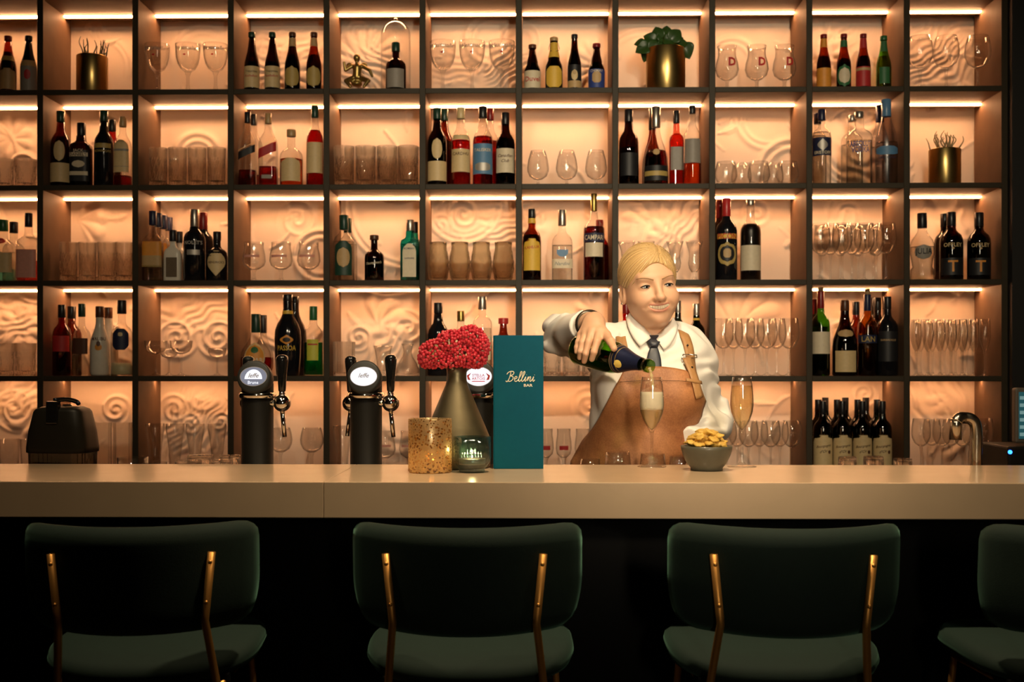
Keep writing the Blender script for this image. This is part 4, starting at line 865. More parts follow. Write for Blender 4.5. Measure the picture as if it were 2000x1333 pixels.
# mercury glass tealight holder
def mercury():
    m, nt, out = nt_new('mercury_glass'); N = nt.nodes.new; L = nt.links.new
    tc = N('ShaderNodeTexCoord'); vo = N('ShaderNodeTexVoronoi'); vo.inputs['Scale'].default_value = 165; no = N('ShaderNodeTexNoise'); no.inputs['Scale'].default_value = 45; no.inputs['Detail'].default_value = 3
    L(tc.outputs['Object'], vo.inputs['Vector']); L(tc.outputs['Object'], no.inputs['Vector'])
    ad = N('ShaderNodeMath'); ad.operation = 'MULTIPLY_ADD'; ad.inputs[1].default_value = -.55; L(no.outputs[0], ad.inputs[0]); L(vo.outputs['Distance'], ad.inputs[2])
    rp = N('ShaderNodeValToRGB'); rp.color_ramp.elements[0].position = .08; rp.color_ramp.elements[1].position = .14; L(ad.outputs[0], rp.inputs[0])
    pr = N('ShaderNodeBsdfPrincipled'); pr.inputs['Base Color'].default_value = (.80, .62, .34, 1); pr.inputs['Metallic'].default_value = .75; pr.inputs['Roughness'].default_value = .32
    tl = N('ShaderNodeBsdfTranslucent'); tl.inputs[0].default_value = (1, .78, .45, 1)
    m1 = N('ShaderNodeMixShader'); m1.inputs[0].default_value = .42; L(pr.outputs[0], m1.inputs[1]); L(tl.outputs[0], m1.inputs[2])
    tr = N('ShaderNodeBsdfTransparent'); tr.inputs[0].default_value = (.55, .36, .16, 1); gl = N('ShaderNodeBsdfGlossy'); gl.inputs['Roughness'].default_value = .1
    m3 = N('ShaderNodeMixShader'); m3.inputs[0].default_value = .12; L(tr.outputs[0], m3.inputs[1]); L(gl.outputs[0], m3.inputs[2])
    m2 = N('ShaderNodeMixShader'); L(rp.outputs[0], m2.inputs[0]); L(m3.outputs[0], m2.inputs[1]); L(m1.outputs[0], m2.inputs[2]); L(m2.outputs[0], out.inputs[0]); return m
flame_m = emit('flame', (1, .62, .22), 60); wax_m = mat('wax', (.85, .70, .45), .4); foil_m = mat('tealight_foil', (.7, .6, .45), .3, 1)
def tealight(loc, label, power, wr=.0168, fl=1.0):
    t = thing('tealight', label, 'candle', loc)
    ob('cup', lathe('cup', [(0, 0), (wr+.0012, 0), (wr+.0022, .014), (wr+.0007, .014), (wr+.0002, .002), (0, .0018)], 24), foil_m, t)
    ob('wax', lathe('wax', [(0, .002), (wr, .002), (wr, .012), (0, .0115)], 24), wax_m, t)
    ob('wick', tube_mesh('wick', [(0, 0, .011), (0, 0, .016)], .0006, 6), black_m, t)
    ob('flame', lathe('flame', [(0, .015), (.0028*fl, .015+.003*fl), (.0040*fl, .015+.008*fl), (.0026*fl, .015+.015*fl), (0, .015+.023*fl)], 12), flame_m, t)
    d = bpy.data.lights.new('candle_light', 'POINT'); d.energy = power; d.color = (1, .58, .22); d.shadow_soft_size = .006
    l = bpy.data.objects.new('candle_light', d); C.objects.link(l); l.parent = t; l.location = (0, 0, .027)
Yc = 2.64; p = P(840, 927, Yc); R = 42.5*Yc/F; h = P(840, 820, Yc).z-H0+.002
o = ob('tealight_holder', lathe('tealight_holder', [(0, 0), (R-.003, 0), (R, .003), (R, h-.001), (R-.0008, h), (R-.002, h), (R-.0025, h-.002), (R-.0025, .006), (0, .006)], 64), mercury(), None, (p.x, Yc, H0+.0003))
tag(o, 'speckled gold glass tealight holder in front of the vase', 'candle holder')
tealight((p.x+.005, Yc, H0+.0068), 'small lit candle glowing inside speckled gold holder', .20)
# blue ribbed holder
Yb = 2.64; p = P(922, 927, Yb); R = 36.5*Yb/F; h = P(922, 855, Yb).z-H0+.002
def ribs(th, z): return 1+.018*np.cos(36*th)*(z < h*.52)
bl = glass('blue_glass', (.60, .74, .78), .50, .03)
o = ob('tealight_holder', lathe('tealight_holder', [(0, 0), (R*.66, 0), (R*.68, .003), (R*.66, h*.10), (R*.80, h*.17), (R*.95, h*.30), (R, h*.42), (R, h*.55), (R, h), (R-.002, h), (R-.003, h*.5), (R*.85, h*.30), (R*.6, h*.22), (0, h*.20)], 144, mod=ribs), bl, None, (p.x, Yb, H0+.0003))
tag(o, 'blue glass tealight holder beside the teal menu', 'candle holder')
tealight((p.x, Yb, H0+.0003+h*.20+.0012), 'small lit candle inside the blue glass holder', .34, .029, .3)

# menu
Ym = 2.74; a, b = P(966, 917, Ym), P(1061, 917, Ym); top = P(1010, 656, Ym).z
mw = b.x-a.x; mh = top-H0; cx = (a.x+b.x)/2
t = thing('menu_folder', 'tall teal menu folder standing on the bar', 'menu', (cx, Ym, H0+.0004), math.radians(2))
teal_m = mat('teal_cover', (.0004, .080, .125), .6, 0, .05, 60, bump=.06, bscale=600, spec=.12); page_m = mat('menu_page', (.6, .52, .4), .6)
cov = box_mesh('cover', -mw/2, mw/2, 0, .003, 0, mh, .001, 2)
ob('front_cover', cov, teal_m, t, (0, -.012, 0)); ob('back_cover', cov, teal_m, t, (0, .011, 0))
ob('spine', box_mesh('spine', -mw/2-.003, -mw/2, -.012, .014, 0, mh, .001, 1), teal_m, t)
ob('pages', box_mesh('pages', -mw/2+.001, mw/2-.004, -.006, .009, .003, mh-.004), page_m, t)
gold_m = mat('gold_foil', (.85, .78, .60), .5, .1)
# hand-lettered script on the cover, strokes in units of the x-height
BEL = [[(.35, 1.9), (.3, 1.2), (.1, .3), (-.15, -.05), (-.35, .15)], [(-.3, 1.45), (-.05, 1.85), (.45, 2.05), (.85, 1.9), (.8, 1.45), (.35, 1.12), (.75, 1.0), (.85, .55), (.55, .1), (.2, .02), (.05, .2)],
       [(1.05, .45), (1.4, .6), (1.5, .9), (1.25, 1.0), (1.1, .6), (1.2, .1), (1.5, .05), (1.8, .4)], [(1.8, .4), (2.2, 1.5), (2.25, 1.95), (2.05, 1.9), (1.9, 1.0), (1.85, .2), (2.05, .02), (2.3, .4)],
       [(2.3, .4), (2.7, 1.5), (2.75, 1.95), (2.55, 1.9), (2.4, 1.0), (2.35, .2), (2.55, .02), (2.8, .4)], [(2.8, .4), (3.0, .95), (2.92, .3), (3.0, .02), (3.25, .4)], [(3.08, 1.32), (3.12, 1.36)],
       [(3.25, .4), (3.45, .95), (3.38, .1)], [(3.4, .4), (3.7, .95), (3.85, .8), (3.75, .25), (3.9, .02), (4.15, .4)], [(4.15, .4), (4.35, .95), (4.27, .3), (4.38, .02), (4.6, .35)], [(4.43, 1.32), (4.47, 1.36)]]
sc = .0140; z0 = P(1010, 746, Ym-.012).z-H0
for st in BEL:
    pp = [((x+.10*y-2.15)*sc+.003, -.0122, z0+y*sc*.85) for x, y in st]
    ob('lettering', tube_mesh('lettering', smooth_path(pp, 5) if len(pp) > 2 else pp, .0011 if len(pp) > 2 else .0012, 6), gold_m, t)
v, f = text_verts('BAR', 0, 1.0); k = .021/(v[:, 0].max()-v[:, 0].min())
ob('lettering', new_mesh('lettering', np.stack([v[:, 0]*k*1.0+.022, np.full(len(v), -.0124), z0-.009+v[:, 1]*k*.8], -1), f, False), gold_m, t)

# bowl and crisps
Yo = 2.70; p = P(1380, 922, Yo); R = 50*Yo/F; bh = .058
o = ob('snack_bowl', lathe('snack_bowl', [(0, .004), (R*.52, .004), (R*.55, 0), (R*.62, 0), (R*.62, .006), (R*.78, .018), (R*.92, .036), (R*.985, .050), (R, bh), (R-.003, bh), (R*.90, .038), (R*.70, .018), (0, .011)], 48), mat('grey_green_bowl', (.085, .082, .058), .38, 0, .1, 60, coat=.15), None, (p.x, Yo, H0+.0003))
tag(o, 'small dark grey bowl of crisps on the bar', 'bowl')
crisp_m = mat('crisp', (.78, .40, .075), .55, 0, .30, 55, bump=.4, bscale=140)
def crisp_mesh(seed):
    r_ = np.random.default_rng(seed); n = 14; V = []; Fc = []; L_, W = .046, .013
    for i in range(n):
        u = i/(n-1); ww = W*(math.sin(PI*(u*.86+.07))**.5)*(1+.18*r_.normal()); th_ = .0065*(math.sin(PI*(u*.9+.05))**.6)*(1+.2*r_.normal())
        for j in range(10):
            a = 2*PI*j/10; V.append(((u-.5)*L_, ww*math.cos(a)+.004*math.sin(u*5+seed), th_*math.sin(a)+.010*math.sin(u*PI)+.002*r_.normal()*.5))
    for i in range(n-1):
        for j in range(10): Fc.append((i*10+j, i*10+(j+1) % 10, (i+1)*10+(j+1) % 10, (i+1)*10+j))
    Fc.append(tuple(range(9, -1, -1))); Fc.append(tuple((n-1)*10+j for j in range(10)))
    return new_mesh('crisp', V, Fc)
cm = [crisp_mesh(s) for s in range(5)]; rd = random.Random(12)
spots = []
for lay, (rad, n, zz) in enumerate(((.036, 9, bh-.004), (.026, 8, bh+.010), (.012, 5, bh+.022))):
    for i in range(n):
        a = 2*PI*i/n+lay; spots.append((rad*math.cos(a), rad*math.sin(a), zz+rd.uniform(-.003, .003), a))
for i, (x, y, z, a) in enumerate(spots):
    o = ob('crisp', cm[i % 5], crisp_m, None, (p.x+x, Yo+y, H0+z), (rd.uniform(-.6, .6), rd.uniform(-.6, .6)-.25, a+rd.uniform(-.9, .9)))
    tag(o, 'golden puffed crisp heaped in the small grey bowl', 'crisp', 'crisps in the bowl')

# champagne flutes on the bar: pale scatter in the wine stands in for refracted light
def pale_scatter(name, col, amount):
    m = glass(name, col, .62, .02, .8); nt = m.node_tree; out = next(n for n in nt.nodes if n.type == 'OUTPUT_MATERIAL'); src = out.inputs[0].links[0].from_socket
    tl = nt.nodes.new('ShaderNodeBsdfTranslucent'); tl.inputs[0].default_value = (.95, .82, .48, 1); df = nt.nodes.new('ShaderNodeBsdfDiffuse'); df.inputs[0].default_value = (.95, .82, .48, 1)
    m1 = nt.nodes.new('ShaderNodeMixShader'); nt.links.new(tl.outputs[0], m1.inputs[1]); nt.links.new(df.outputs[0], m1.inputs[2])
    m2 = nt.nodes.new('ShaderNodeMixShader'); m2.inputs[0].default_value = amount; nt.links.new(src, m2.inputs[1]); nt.links.new(m1.outputs[0], m2.inputs[2]); nt.links.new(m2.outputs[0], out.inputs[0]); return m
champagne_m = pale_scatter('champagne', (.98, .925, .72), .06); pale_wine_m = pale_scatter('champagne_pale', (.98, .925, .72), .30)
def bar_flute(px, w, label, wine_top, foam_top):
    Yf = 2.795; p = P(px, 912, Yf); h = P(px, 737, Yf).z-H0; R = w/2*Yf/F
    t = thing('champagne_flute', label, 'glass', (p.x, Yf, H0+.0003))
    zs = P(px, 846, Yf).z-H0
    pr = [(0, zs), (.0045, zs+.001), (R*.30, zs+.010), (R*.66, zs+.028), (R*.92, zs+.050), (R, zs+.068), (R*.98, zs+.090), (R*.90, zs+.115), (R*.80, h)]
    ins = [(R*.78, h), (R*.885, zs+.115), (R*.96, zs+.090), (R*.98, zs+.068), (R*.90, zs+.051), (R*.63, zs+.030), (R*.27, zs+.013), (0, zs+.006)]
    ob('bowl', lathe('bowl', pr+ins, 40), CLEAR, t)
    ob('stem', lathe('stem', [(.0062, .010), (.0040, .022), (.0033, .05), (.0034, zs-.02), (.0050, zs+.004)], 16), CLEAR, t)
    ob('foot', lathe('foot', [(0, 0), (.035, 0), (.0352, .0012), (.020, .0036), (.009, .008), (.0062, .012)], 40), CLEAR, t)
    zi = [q[1] for q in ins][::-1]; ri = [q[0] for q in ins][::-1]
    rz = lambda z: float(np.interp(z, zi, ri))-.0006
    wt = P(px, wine_top, Yf).z-H0
    zz = np.linspace(zs+.0075, wt, 14)
    wl = ob('wine', lathe('wine', [(0, zz[0])]+[(max(.0005, rz(z)), z) for z in zz]+[(0, wt)], 40), pale_wine_m if foam_top else champagne_m, t)
    rb = random.Random(px); bub = bmesh.new()
    for _ in range(60):
        z = rb.uniform(zs+.02, wt-.002); a = rb.uniform(0, 2*PI); q = rz(z)*rb.uniform(.2, .93)
        bmesh.ops.create_icosphere(bub, subdivisions=1, radius=rb.uniform(.0004, .0008), matrix=Matrix.Translation((q*math.cos(a), q*math.sin(a), z)))
    o = ob('bubbles', bm_mesh('bubbles', bub, True), mat('bubble', (.95, .88, .66), .2), wl); o['kind'] = 'stuff'
    if foam_top:
        ft = P(px, foam_top, Yf).z-H0; zz = np.linspace(wt+.0003, ft, 8)
        ob('foam', lathe('foam', [(0, zz[0])]+[(rz(z), z) for z in zz]+[(rz(ft)*.9, ft+.0008), (0, ft+.0012)], 40), mat('champagne_foam', (.92, .84, .62), .7, 0, .05, 300, bump=.3, bscale=900), t)
    return p, h, R
FL = bar_flute(1273, 48, 'champagne flute being filled, thick foam on top', 801, 767)
bar_flute(1449, 45, 'full champagne flute standing right of the crisps bowl', 754, None)
# the poured stream
Yf = 2.795; st = [P(1268, 719, 2.803), P(1271, 727, 2.80), P(1273, 738, Yf), P(1275, 752, Yf), P(1275, 767, Yf)]
sp = smooth_path(st, 5); rr = [.0036+.0013*math.sin(i*1.7)+.0009*math.sin(i*3.1) for i in range(len(sp))]
o = ob('champagne_stream', tube_mesh('champagne_stream', sp, rr, 10), pale_scatter('champagne_pour', (.97, .90, .70), .55), None)
tag(o, 'thin stream of champagne falling into the flute', 'liquid')

# upturned and standing glasses behind the bar
WZ = 1.0
def back_glass(kind, px, ytop, w, label, Y, group, cat='glass', flip=False):
    p = P(px, ytop, Y); R = w/2*Y/F; h = p.z-WZ
    if kind == 'round': pr = [(0, .004), (R*.6, 0), (R*.85, h*.12), (R*1.0, h*.36), (R*.98, h*.5), (R*.80, h), (R*.775, h), (R*.95, h*.5), (R*.96, h*.36), (R*.8, h*.15), (0, h*.07)]
    elif kind == 'up': pr = [(R, 0), (R*.99, h*.3), (R*.93, h*.92), (R*.90, h*.985), (R*.86, h), (0, h), (0, h-.008), (R*.84, h*.93), (R*.96, 0)]
    else: pr = [(0, 0), (R*.9, 0), (R*.93, h*.3), (R, h), (R*.97, h), (R*.89, h*.3), (R*.85, h*.09), (0, h*.08)]
    o = ob('wine_tumbler' if kind == 'round' else 'tumbler', lathe('glass', pr, 36), CUT if kind == 'up' else CLEAR, None, (p.x, Y, WZ+.0003)); tag(o, label, cat, group)
g = 'stemless glasses behind the bar'
back_glass('round', 1153, 897, 46, 'leftmost stemless glass behind the bar below bottle', 2.93, g)
back_glass('round', 1207, 884, 58, 'stemless glass left of the poured flute', 2.93, g)
back_glass('round', 1275, 887, 58, 'stemless glass right behind the poured flute foot', 2.93, g)
back_glass('round', 1326, 892, 44, 'stemless glass between flute and crisps bowl', 2.925, g)
g = 'upturned tumblers behind the bar'
back_glass('up', 368, 899, 56, 'front upturned tumbler of the pair left of taps', 2.895, g)
back_glass('up', 432, 898, 50, 'front upturned tumbler nearest the first beer tap', 2.895, g)
back_glass('up', 392, 889, 56, 'rear upturned tumbler of the pair left of taps', 2.957, g)
back_glass('up', 449, 889, 44, 'rear upturned tumbler nearest the first beer tap', 2.957, g)
back_glass('straight', 259, 894, 60, 'clear straight tumbler right of the black bucket', 2.92, 'tumblers beside the bucket')
back_glass('straight', 304, 904, 48, 'lower clear tumbler right of the black bucket', 2.91, 'tumblers beside the bucket')
back_glass('up', 1655, 893, 38, 'upturned tumbler before the wine bottles, left', 2.92, g)
back_glass('up', 1706, 892, 42, 'upturned tumbler before the wine bottles, middle', 2.92, g)
back_glass('up', 1763, 896, 38, 'upturned tumbler before the wine bottles, right', 2.92, g)

# beer taps
def tap(px, label, face, lo=-30):
    Y = 2.93; p = P(px, 780, Y); R = 31*Y/F; zr = P(px, 773, Y).z-WZ
    t = thing('beer_tap', label, 'beer tap', (p.x, Y, WZ+.0003))
    ob('column', lathe('column', [(0, 0), (R*1.12, 0), (R*1.12, .006), (R, .008), (R, zr+.030), (R*.97, zr+.033), (0, zr+.033)], 40), satin_m, t)
    th = np.linspace(0, 2*PI, 9)
    ob('chrome_ring', lathe('chrome_ring', [(R-.002+.0075*(1+math.cos(a))*.62, zr+.0080*math.sin(a)) for a in th], 48), chrome_m, t)
    # round head, tilted back a little
    zc = P(px, 739, Y).z-WZ; HR = 33*Y/F
    hd = ob('tap_head', lathe('tap_head', [(0, -.034), (HR*.86, -.034), (HR*.95, -.026), (HR, -.012), (HR, .014), (HR*.955, .019), (HR*.86, .0205), (0, .0205)], 48), mat('soft_black', (.022, .024, .022), .5), t, (0, -R*.55, zc), (PI/2-.20, 0, 0))
    n = 40; th = np.linspace(0, 2*PI, n, endpoint=False)
    def disc(a, b, z, cx=0, cy=0): return new_mesh('disc', [(cx+a*math.cos(q), cy+b*math.sin(q), z) for q in th], [tuple(range(n))], False)
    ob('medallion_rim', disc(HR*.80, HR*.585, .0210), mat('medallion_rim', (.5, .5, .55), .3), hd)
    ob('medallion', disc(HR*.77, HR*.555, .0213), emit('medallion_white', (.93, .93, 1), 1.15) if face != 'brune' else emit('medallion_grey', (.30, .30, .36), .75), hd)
    if face == 'brune':
        V = [(HR*.52*math.cos(q), HR*.42*math.sin(q)-HR*.16 if math.sin(q) > 0 else -HR*.16, .0216) for q in th]
        V = [(HR*.52*math.cos(q), HR*(.58*max(0, math.sin(q))-.16), .0216) for q in th]
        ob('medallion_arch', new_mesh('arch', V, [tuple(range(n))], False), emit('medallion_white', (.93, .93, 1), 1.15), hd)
    def flat(s, wd, x, y, m, shear=0.0, z=.0220, tall=1.0):
        v, f = text_verts(s, shear); k = wd/(v[:, 0].max()-v[:, 0].min())
        ob('lettering', new_mesh('lettering', np.stack([x+v[:, 0]*k, y+v[:, 1]*k*tall, np.full(len(v), z)], -1), f, False), m, hd)
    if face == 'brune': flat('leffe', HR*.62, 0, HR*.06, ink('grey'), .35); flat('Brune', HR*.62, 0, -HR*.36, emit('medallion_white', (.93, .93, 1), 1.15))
    if face == 'plain': flat('leffe', HR*.62, 0, HR*.06, ink('grey'), .35)
    if face == 'red':
        rm = mat('medallion_red', (.55, .05, .04), .5)
        flat('STELLA', HR*.72, 0, HR*.07, rm); flat('ARTOIS', HR*.78, 0, -HR*.13, rm)
        for s in (-1, 1): ob('medallion_scroll', new_mesh('sc', [(s*HR*.42, HR*.22, .0217), (s*HR*.68, HR*.05, .0217), (s*HR*.62, -HR*.20, .0217), (s*HR*.46, -HR*.22, .0217), (s*HR*.56, 0, .0217)], [(0, 1, 4), (1, 2, 4), (2, 3, 4)], False), rm, hd)
        ob('medallion_bar', new_mesh('bar', [(-HR*.4, -HR*.32, .0217), (HR*.4, -HR*.32, .0217), (HR*.36, -HR*.27, .0217), (-HR*.36, -HR*.27, .0217)], [(0, 1, 2, 3)], False), rm, hd)
    for s in (-1, 1):
        dy = -.012 if s > 0 else .062
        q = P(px+(48 if s > 0 else lo), 788, Y+dy); bx = q.x-p.x; bz = q.z-WZ; zz0 = P(px, 768, Y).z-WZ; zz1 = P(px, 703, Y).z-WZ
        fa = ob('faucet', lathe('faucet', [(0, -.0225)]+[(.0225*math.sin(a), -.0225*math.cos(a)) for a in np.linspace(.15, PI-.35, 14)]+[(.0085, .023), (.0075, .030), (0, .030)], 28), chrome_m, t, (bx, dy, bz))
        ob('shank', tube_mesh('shank', [(-bx*.6, 0, 0), (-s*.012, 0, 0)], .009, 14), chrome_m, fa)
        ob('spout', tube_mesh('spout', [(0, 0, -.016), (s*.004, -.003, -.05), (s*.008, -.006, -.087)], [.0062, .0058, .0056], 14), chrome_m, fa)
        ob('tap_handle', lathe('tap_handle', [(0, 0), (.0085, .001), (.0095, .004), (.0125, .052), (.0155, .080), (.0150, .088), (.0105, .094), (0, .096)], 28), blackgloss_m, t, (bx, dy, bz+.029))
tap(503, 'leftmost black beer tap with oval grey medallion', 'brune', -18)
tap(715, 'middle black beer tap with plain white medallion', 'plain')
tap(936, 'black beer tap with red lettered medallion behind the vase', 'red')

# black lidded bucket
Y = 2.925; p = P(123, 778, Y); s = Y/F
t = thing('ice_bucket', 'black lidded bucket with ribbed clear base behind the bar', 'bucket', (p.x, Y, WZ+.0003), math.radians(-6))
zb = P(123, 884, Y).z-WZ; zt = P(123, 800, Y).z-WZ; W0 = 62*s; W1 = 50*s
ob('lid', lathe('lid', [(W0*.97, zb), (W0*1.02, zb+.002), (W0*1.02, zb+.014), (W0*.96, zb+.055), (W1*1.02, zt-.006), (W1*.94, zt+.001), (W1*.72, zt+.007), (0, zt+.009)], 56, 4.2, .70), mat('lid_black', (.014, .013, .009), .42, spec=.2), t)
def bribs(th, z): return 1+.012*np.sign(np.cos(44*th))
ob('ribbed_base', lathe('ribbed_base', [(0, 0), (W0*.90, 0), (W0*.92, .004), (W0*.96, zb+.003), (W0*.93, zb+.003), (W0*.88, .008), (0, .008)], 176, 4.2, .70, bribs, False), glass('smoked_clear', (.50, .44, .36), .35, .06), t)
ob('latch', box_mesh('latch', -.017, .013, -W1*.74-.006, -W1*.50, zt-.036, zt+.022, .003), blackgloss_m, t)
ob('lever', tube_mesh('lever', smooth_path([(-.005, -W1*.6, zt+.024), (.020, -.02, zt+.026), (.036, .0, zt+.020), (.044, .0, zt+.012)], 5), [.006]*15+[.0045], 10), blackgloss_m, t)
ob('lid_button', lathe('lid_button', [(0, zt+.008), (.011, zt+.008), (.011, zt+.013), (0, zt+.014)], 20), chrome_m, t, (.012, .0, 0))

# water tap
Y = 2.93; pts = [P(1902, 1000, Y)]; pts[0].z = WZ
pts = [Vector(pts[0]), P(1906, 900, Y), P(1906, 838, Y), P(1897, 820, Y), P(1882, 817, Y), P(1872, 818, Y-.01), P(1867, 826, Y-.015), P(1866, 860, Y-.018)]
t = thing('water_tap', 'brushed steel swan neck water tap at the right', 'faucet', (pts[0].x, Y, WZ+.0003))
o0 = Vector((pts[0].x, Y, WZ)); loc = [q-o0 for q in pts]; loc[0] = Vector((loc[1].x, 0, 0)); loc[1].y = 0
ob('neck', tube_mesh('neck', smooth_path(loc[:7], 6), .0150, 18), steel_m, t)
ob('spray_head', tube_mesh('spray_head', [loc[6]+Vector((0, 0, .004)), loc[6]-Vector((0, 0, .002)), loc[7]], [.0145, .0150, .0155], 18), steel_m, t)
ob('collar', lathe('collar', [(0, 0), (.024, 0), (.024, .010), (.014, .014), (0, .014)], 24), steel_m, t, (loc[1].x, 0, 0))

# till screen cut by the right edge of the frame
Y = 3.3; p = P(2010, 900, Y)
t = thing('till_terminal', 'dark till terminal with lit screen at the right edge', 'cash register', (p.x+.06, Y, 0))
z0, z1 = P(1990, 866, Y).z, P(1990, 758, Y).z; xl = P(1984, 800, Y).x-(p.x+.06)
ob('stand', box_mesh('stand', xl+.03, .20, .02, .22, 0, 1.0), black_m, t)
ob('base', box_mesh('base', xl-.03, .22, -.02, .20, 1.0, P(1990, 872, Y).z, .006), satin_m, t)
ob('casing', box_mesh('casing', xl, .20, .004, .03, z0, z1, .006), mat('till_casing', (.10, .085, .065), .5), t)
ob('screen', box_mesh('screen', xl+.010, .19, .0015, .0045, z0+.012, z1-.012), emit('till_screen', (.03, .12, .13), .6), t)
for i in range(6): ob('screen_line', box_mesh('screen_line', xl+.012, .15+.01*(i % 3), .0008, .0014, z0+.020+i*.021, z0+.030+i*.021), emit('till_rows', (.25, .42, .40), .6), t)
ob('status_light', lathe('status_light', [(0, 0), (.006, 0), (.006, .003), (0, .004)], 12), emit('blue_led', (.02, .15, 1), 6), t, (P(1975, 884, Y-.03).x-(p.x+.06), -.021, P(1975, 884, Y-.03).z), (PI/2, 0, 0))

# bar stools
def stool(px, label, rz=0):
    Yb = 2.15; c = P(px, 1100, Yb); t = thing('bar_stool', label, 'bar stool', (c.x, Yb, 0), rz, 'green bar stools')
    # backrest: thick pad curved round the sitter; local y points to the bar
    Wd, zt, zb = .222, 1.045, .840; n, m = 26, 12; V = []; Fc = []
    def back(u, v, off):  # u in -1..1, v in 0..1
        ang = u*1.05; rad = .30
        z = zb+(zt-zb)*v; half = Wd*(1.0 if v > .5 else 1.0-.10*(1-v*2)**2)
        x = half*u; y = .115*(abs(u)**2.1)-.055+.018*(1-v)
        nx = -.9*u*abs(u)**.2*.6; nl = math.hypot(nx, 1); return x+off*nx/nl*-1*(-1), y+off/nl, z
    bm = bmesh.new(); grid = {}
    prof = [(0, .0), (.10, .0), (.5, .0), (.90, .0), (1, .0)]
    for side, off in ((0, -.020), (1, .020)):
        for i in range(n+1):
            for j in range(m+1):
                u = -1+2*i/n; v = j/m
                rim = min(1, (1-abs(u))/.10, v/.14, (1-v)/.12); k = math.sin(min(1, max(0, rim))*PI/2)**.55 if rim < 1 else 1
                x, y, z = back(u, v, off*max(.12, k))
                # rounded corners
                cu, cv = max(0, (abs(u)-.86)/.14), max(0, (abs(v-.5)-.36)/.14)
                if cu > 0 and cv > 0:
                    q_ = math.hypot(cu, cv)
                    if q_ > 0: f_ = max(cu, cv)/q_; x, y2, z2 = back(math.copysign(.86+.14*cu*f_, u), .5+math.copysign(.36+.14*cv*f_, v-.5), off*max(.12, k)); y, z = y2, z2
                grid[side, i, j] = bm.verts.new((x, y, z))
    for i in range(n):
        for j in range(m):
            bm.faces.new((grid[0, i, j], grid[0, i+1, j], grid[0, i+1, j+1], grid[0, i, j+1]))
            bm.faces.new((grid[1, i, j], grid[1, i, j+1], grid[1, i+1, j+1], grid[1, i+1, j]))
    for i in range(n):
        bm.faces.new((grid[0, i, 0], grid[1, i, 0], grid[1, i+1, 0], grid[0, i+1, 0])); bm.faces.new((grid[0, i, m], grid[0, i+1, m], grid[1, i+1, m], grid[1, i, m]))
    for j in range(m):
        bm.faces.new((grid[0, 0, j], grid[0, 0, j+1], grid[1, 0, j+1], grid[1, 0, j])); bm.faces.new((grid[0, n, j], grid[1, n, j], grid[1, n, j+1], grid[0, n, j+1]))
    ob('backrest', bm_mesh('backrest', bm, True), velvet_m, t)
    # seat cushion
    th = np.linspace(0, 2*PI, 56, endpoint=False)
    pr = [(0, .772), (.86, .772), (.97, .778), (1, .792), (.985, .806), (.93, .815), (.6, .819), (0, .820)]
    def smod(th_, z): return 1.0
    me = lathe('seat', [(r * .212, z-.032) for r, z in pr], 56, 3.0, .93)
    for v in me.vertices:
        v.co.y += .225; v.co.z += .018*max(0, (-(v.co.y-.225))/.2)**2*-1+.10*v.co.x**2*1.2
    ob('seat', me, velvet_m, t)
    ob('seat_frame', box_mesh('seat_frame', -.165, .165,   .06, .38, .718, .741, .004), black_m, t)
    for s in (-1, 1):
        yb = lambda x: .115*(abs(x/Wd)**2.1)-.055
        tx, bx, lx = s*.147, s*.134, s*.165
        pp = [(tx, yb(tx)-.024, .994), (bx, yb(bx)-.014, .864), (s*.150, .020, .72), (s*.20, -.03, 0)]
        pts_ = [Vector(pp[0]), Vector(pp[0]).lerp(Vector(pp[1]), .93), Vector(pp[1]), Vector(pp[1]).lerp(Vector(pp[2]), .08), Vector(pp[2]), Vector(pp[3])]
        ob('rear_leg', tube_mesh('rear_leg', pts_, .0075, 12), copper_m, t)
        for z_ in (.976, .90):
            k_ = (.994-z_)/.130; xx = tx+(bx-tx)*k_; ob('screw', lathe('screw', [(0, 0), (.004, 0), (.004, .002), (0, .003)], 10), copper_m, t, (xx, yb(xx)-.031+.010*k_, z_), (PI/2, 0, 0))
        ob('front_leg', tube_mesh('front_leg', [(s*.172, .30, .743), (s*.175, .30, .71), (s*.22, .36, 0)], .0075, 12), copper_m, t)
        ob('side_rail', tube_mesh('side_rail', [(s*.150, .022, .722), (s*.174, .30, .728)], .006, 10), copper_m, t)
    ob('foot_rail', tube_mesh('foot_rail', [(-.207, .345, .30), (.207, .345, .30)], .007, 10), copper_m, t)
    return t
stool(265, 'leftmost green velvet bar stool with brass legs', math.radians(6))
stool(909, 'green velvet bar stool below the teal menu')
stool(1543, 'green velvet bar stool below the crisps bowl', math.radians(-1))
stool(2170, 'green velvet bar stool cut by the right edge', math.radians(2))

# ---------------------------------------------------------------- the bartender
A = np.array
def V3(px, py, Y): return A(P(px, py, Y))
ORG = V3(1258, 900, 3.17); ORG[2] = 0
person = thing('person', 'smiling bartender in white shirt and brown leather apron pouring champagne', 'person', tuple(ORG))
def pob(name, V, Fc, m, parent=None): return ob(name, mesh_from(name, A(V)-ORG, Fc), m, parent or person)
# bottle axis
B0, B1 = V3(1131, 682, 3.03), V3(1271, 716, 2.815)
bax = (B1-B0)/np.linalg.norm(B1-B0); BL = np.linalg.norm(B1-B0); BR = .0425
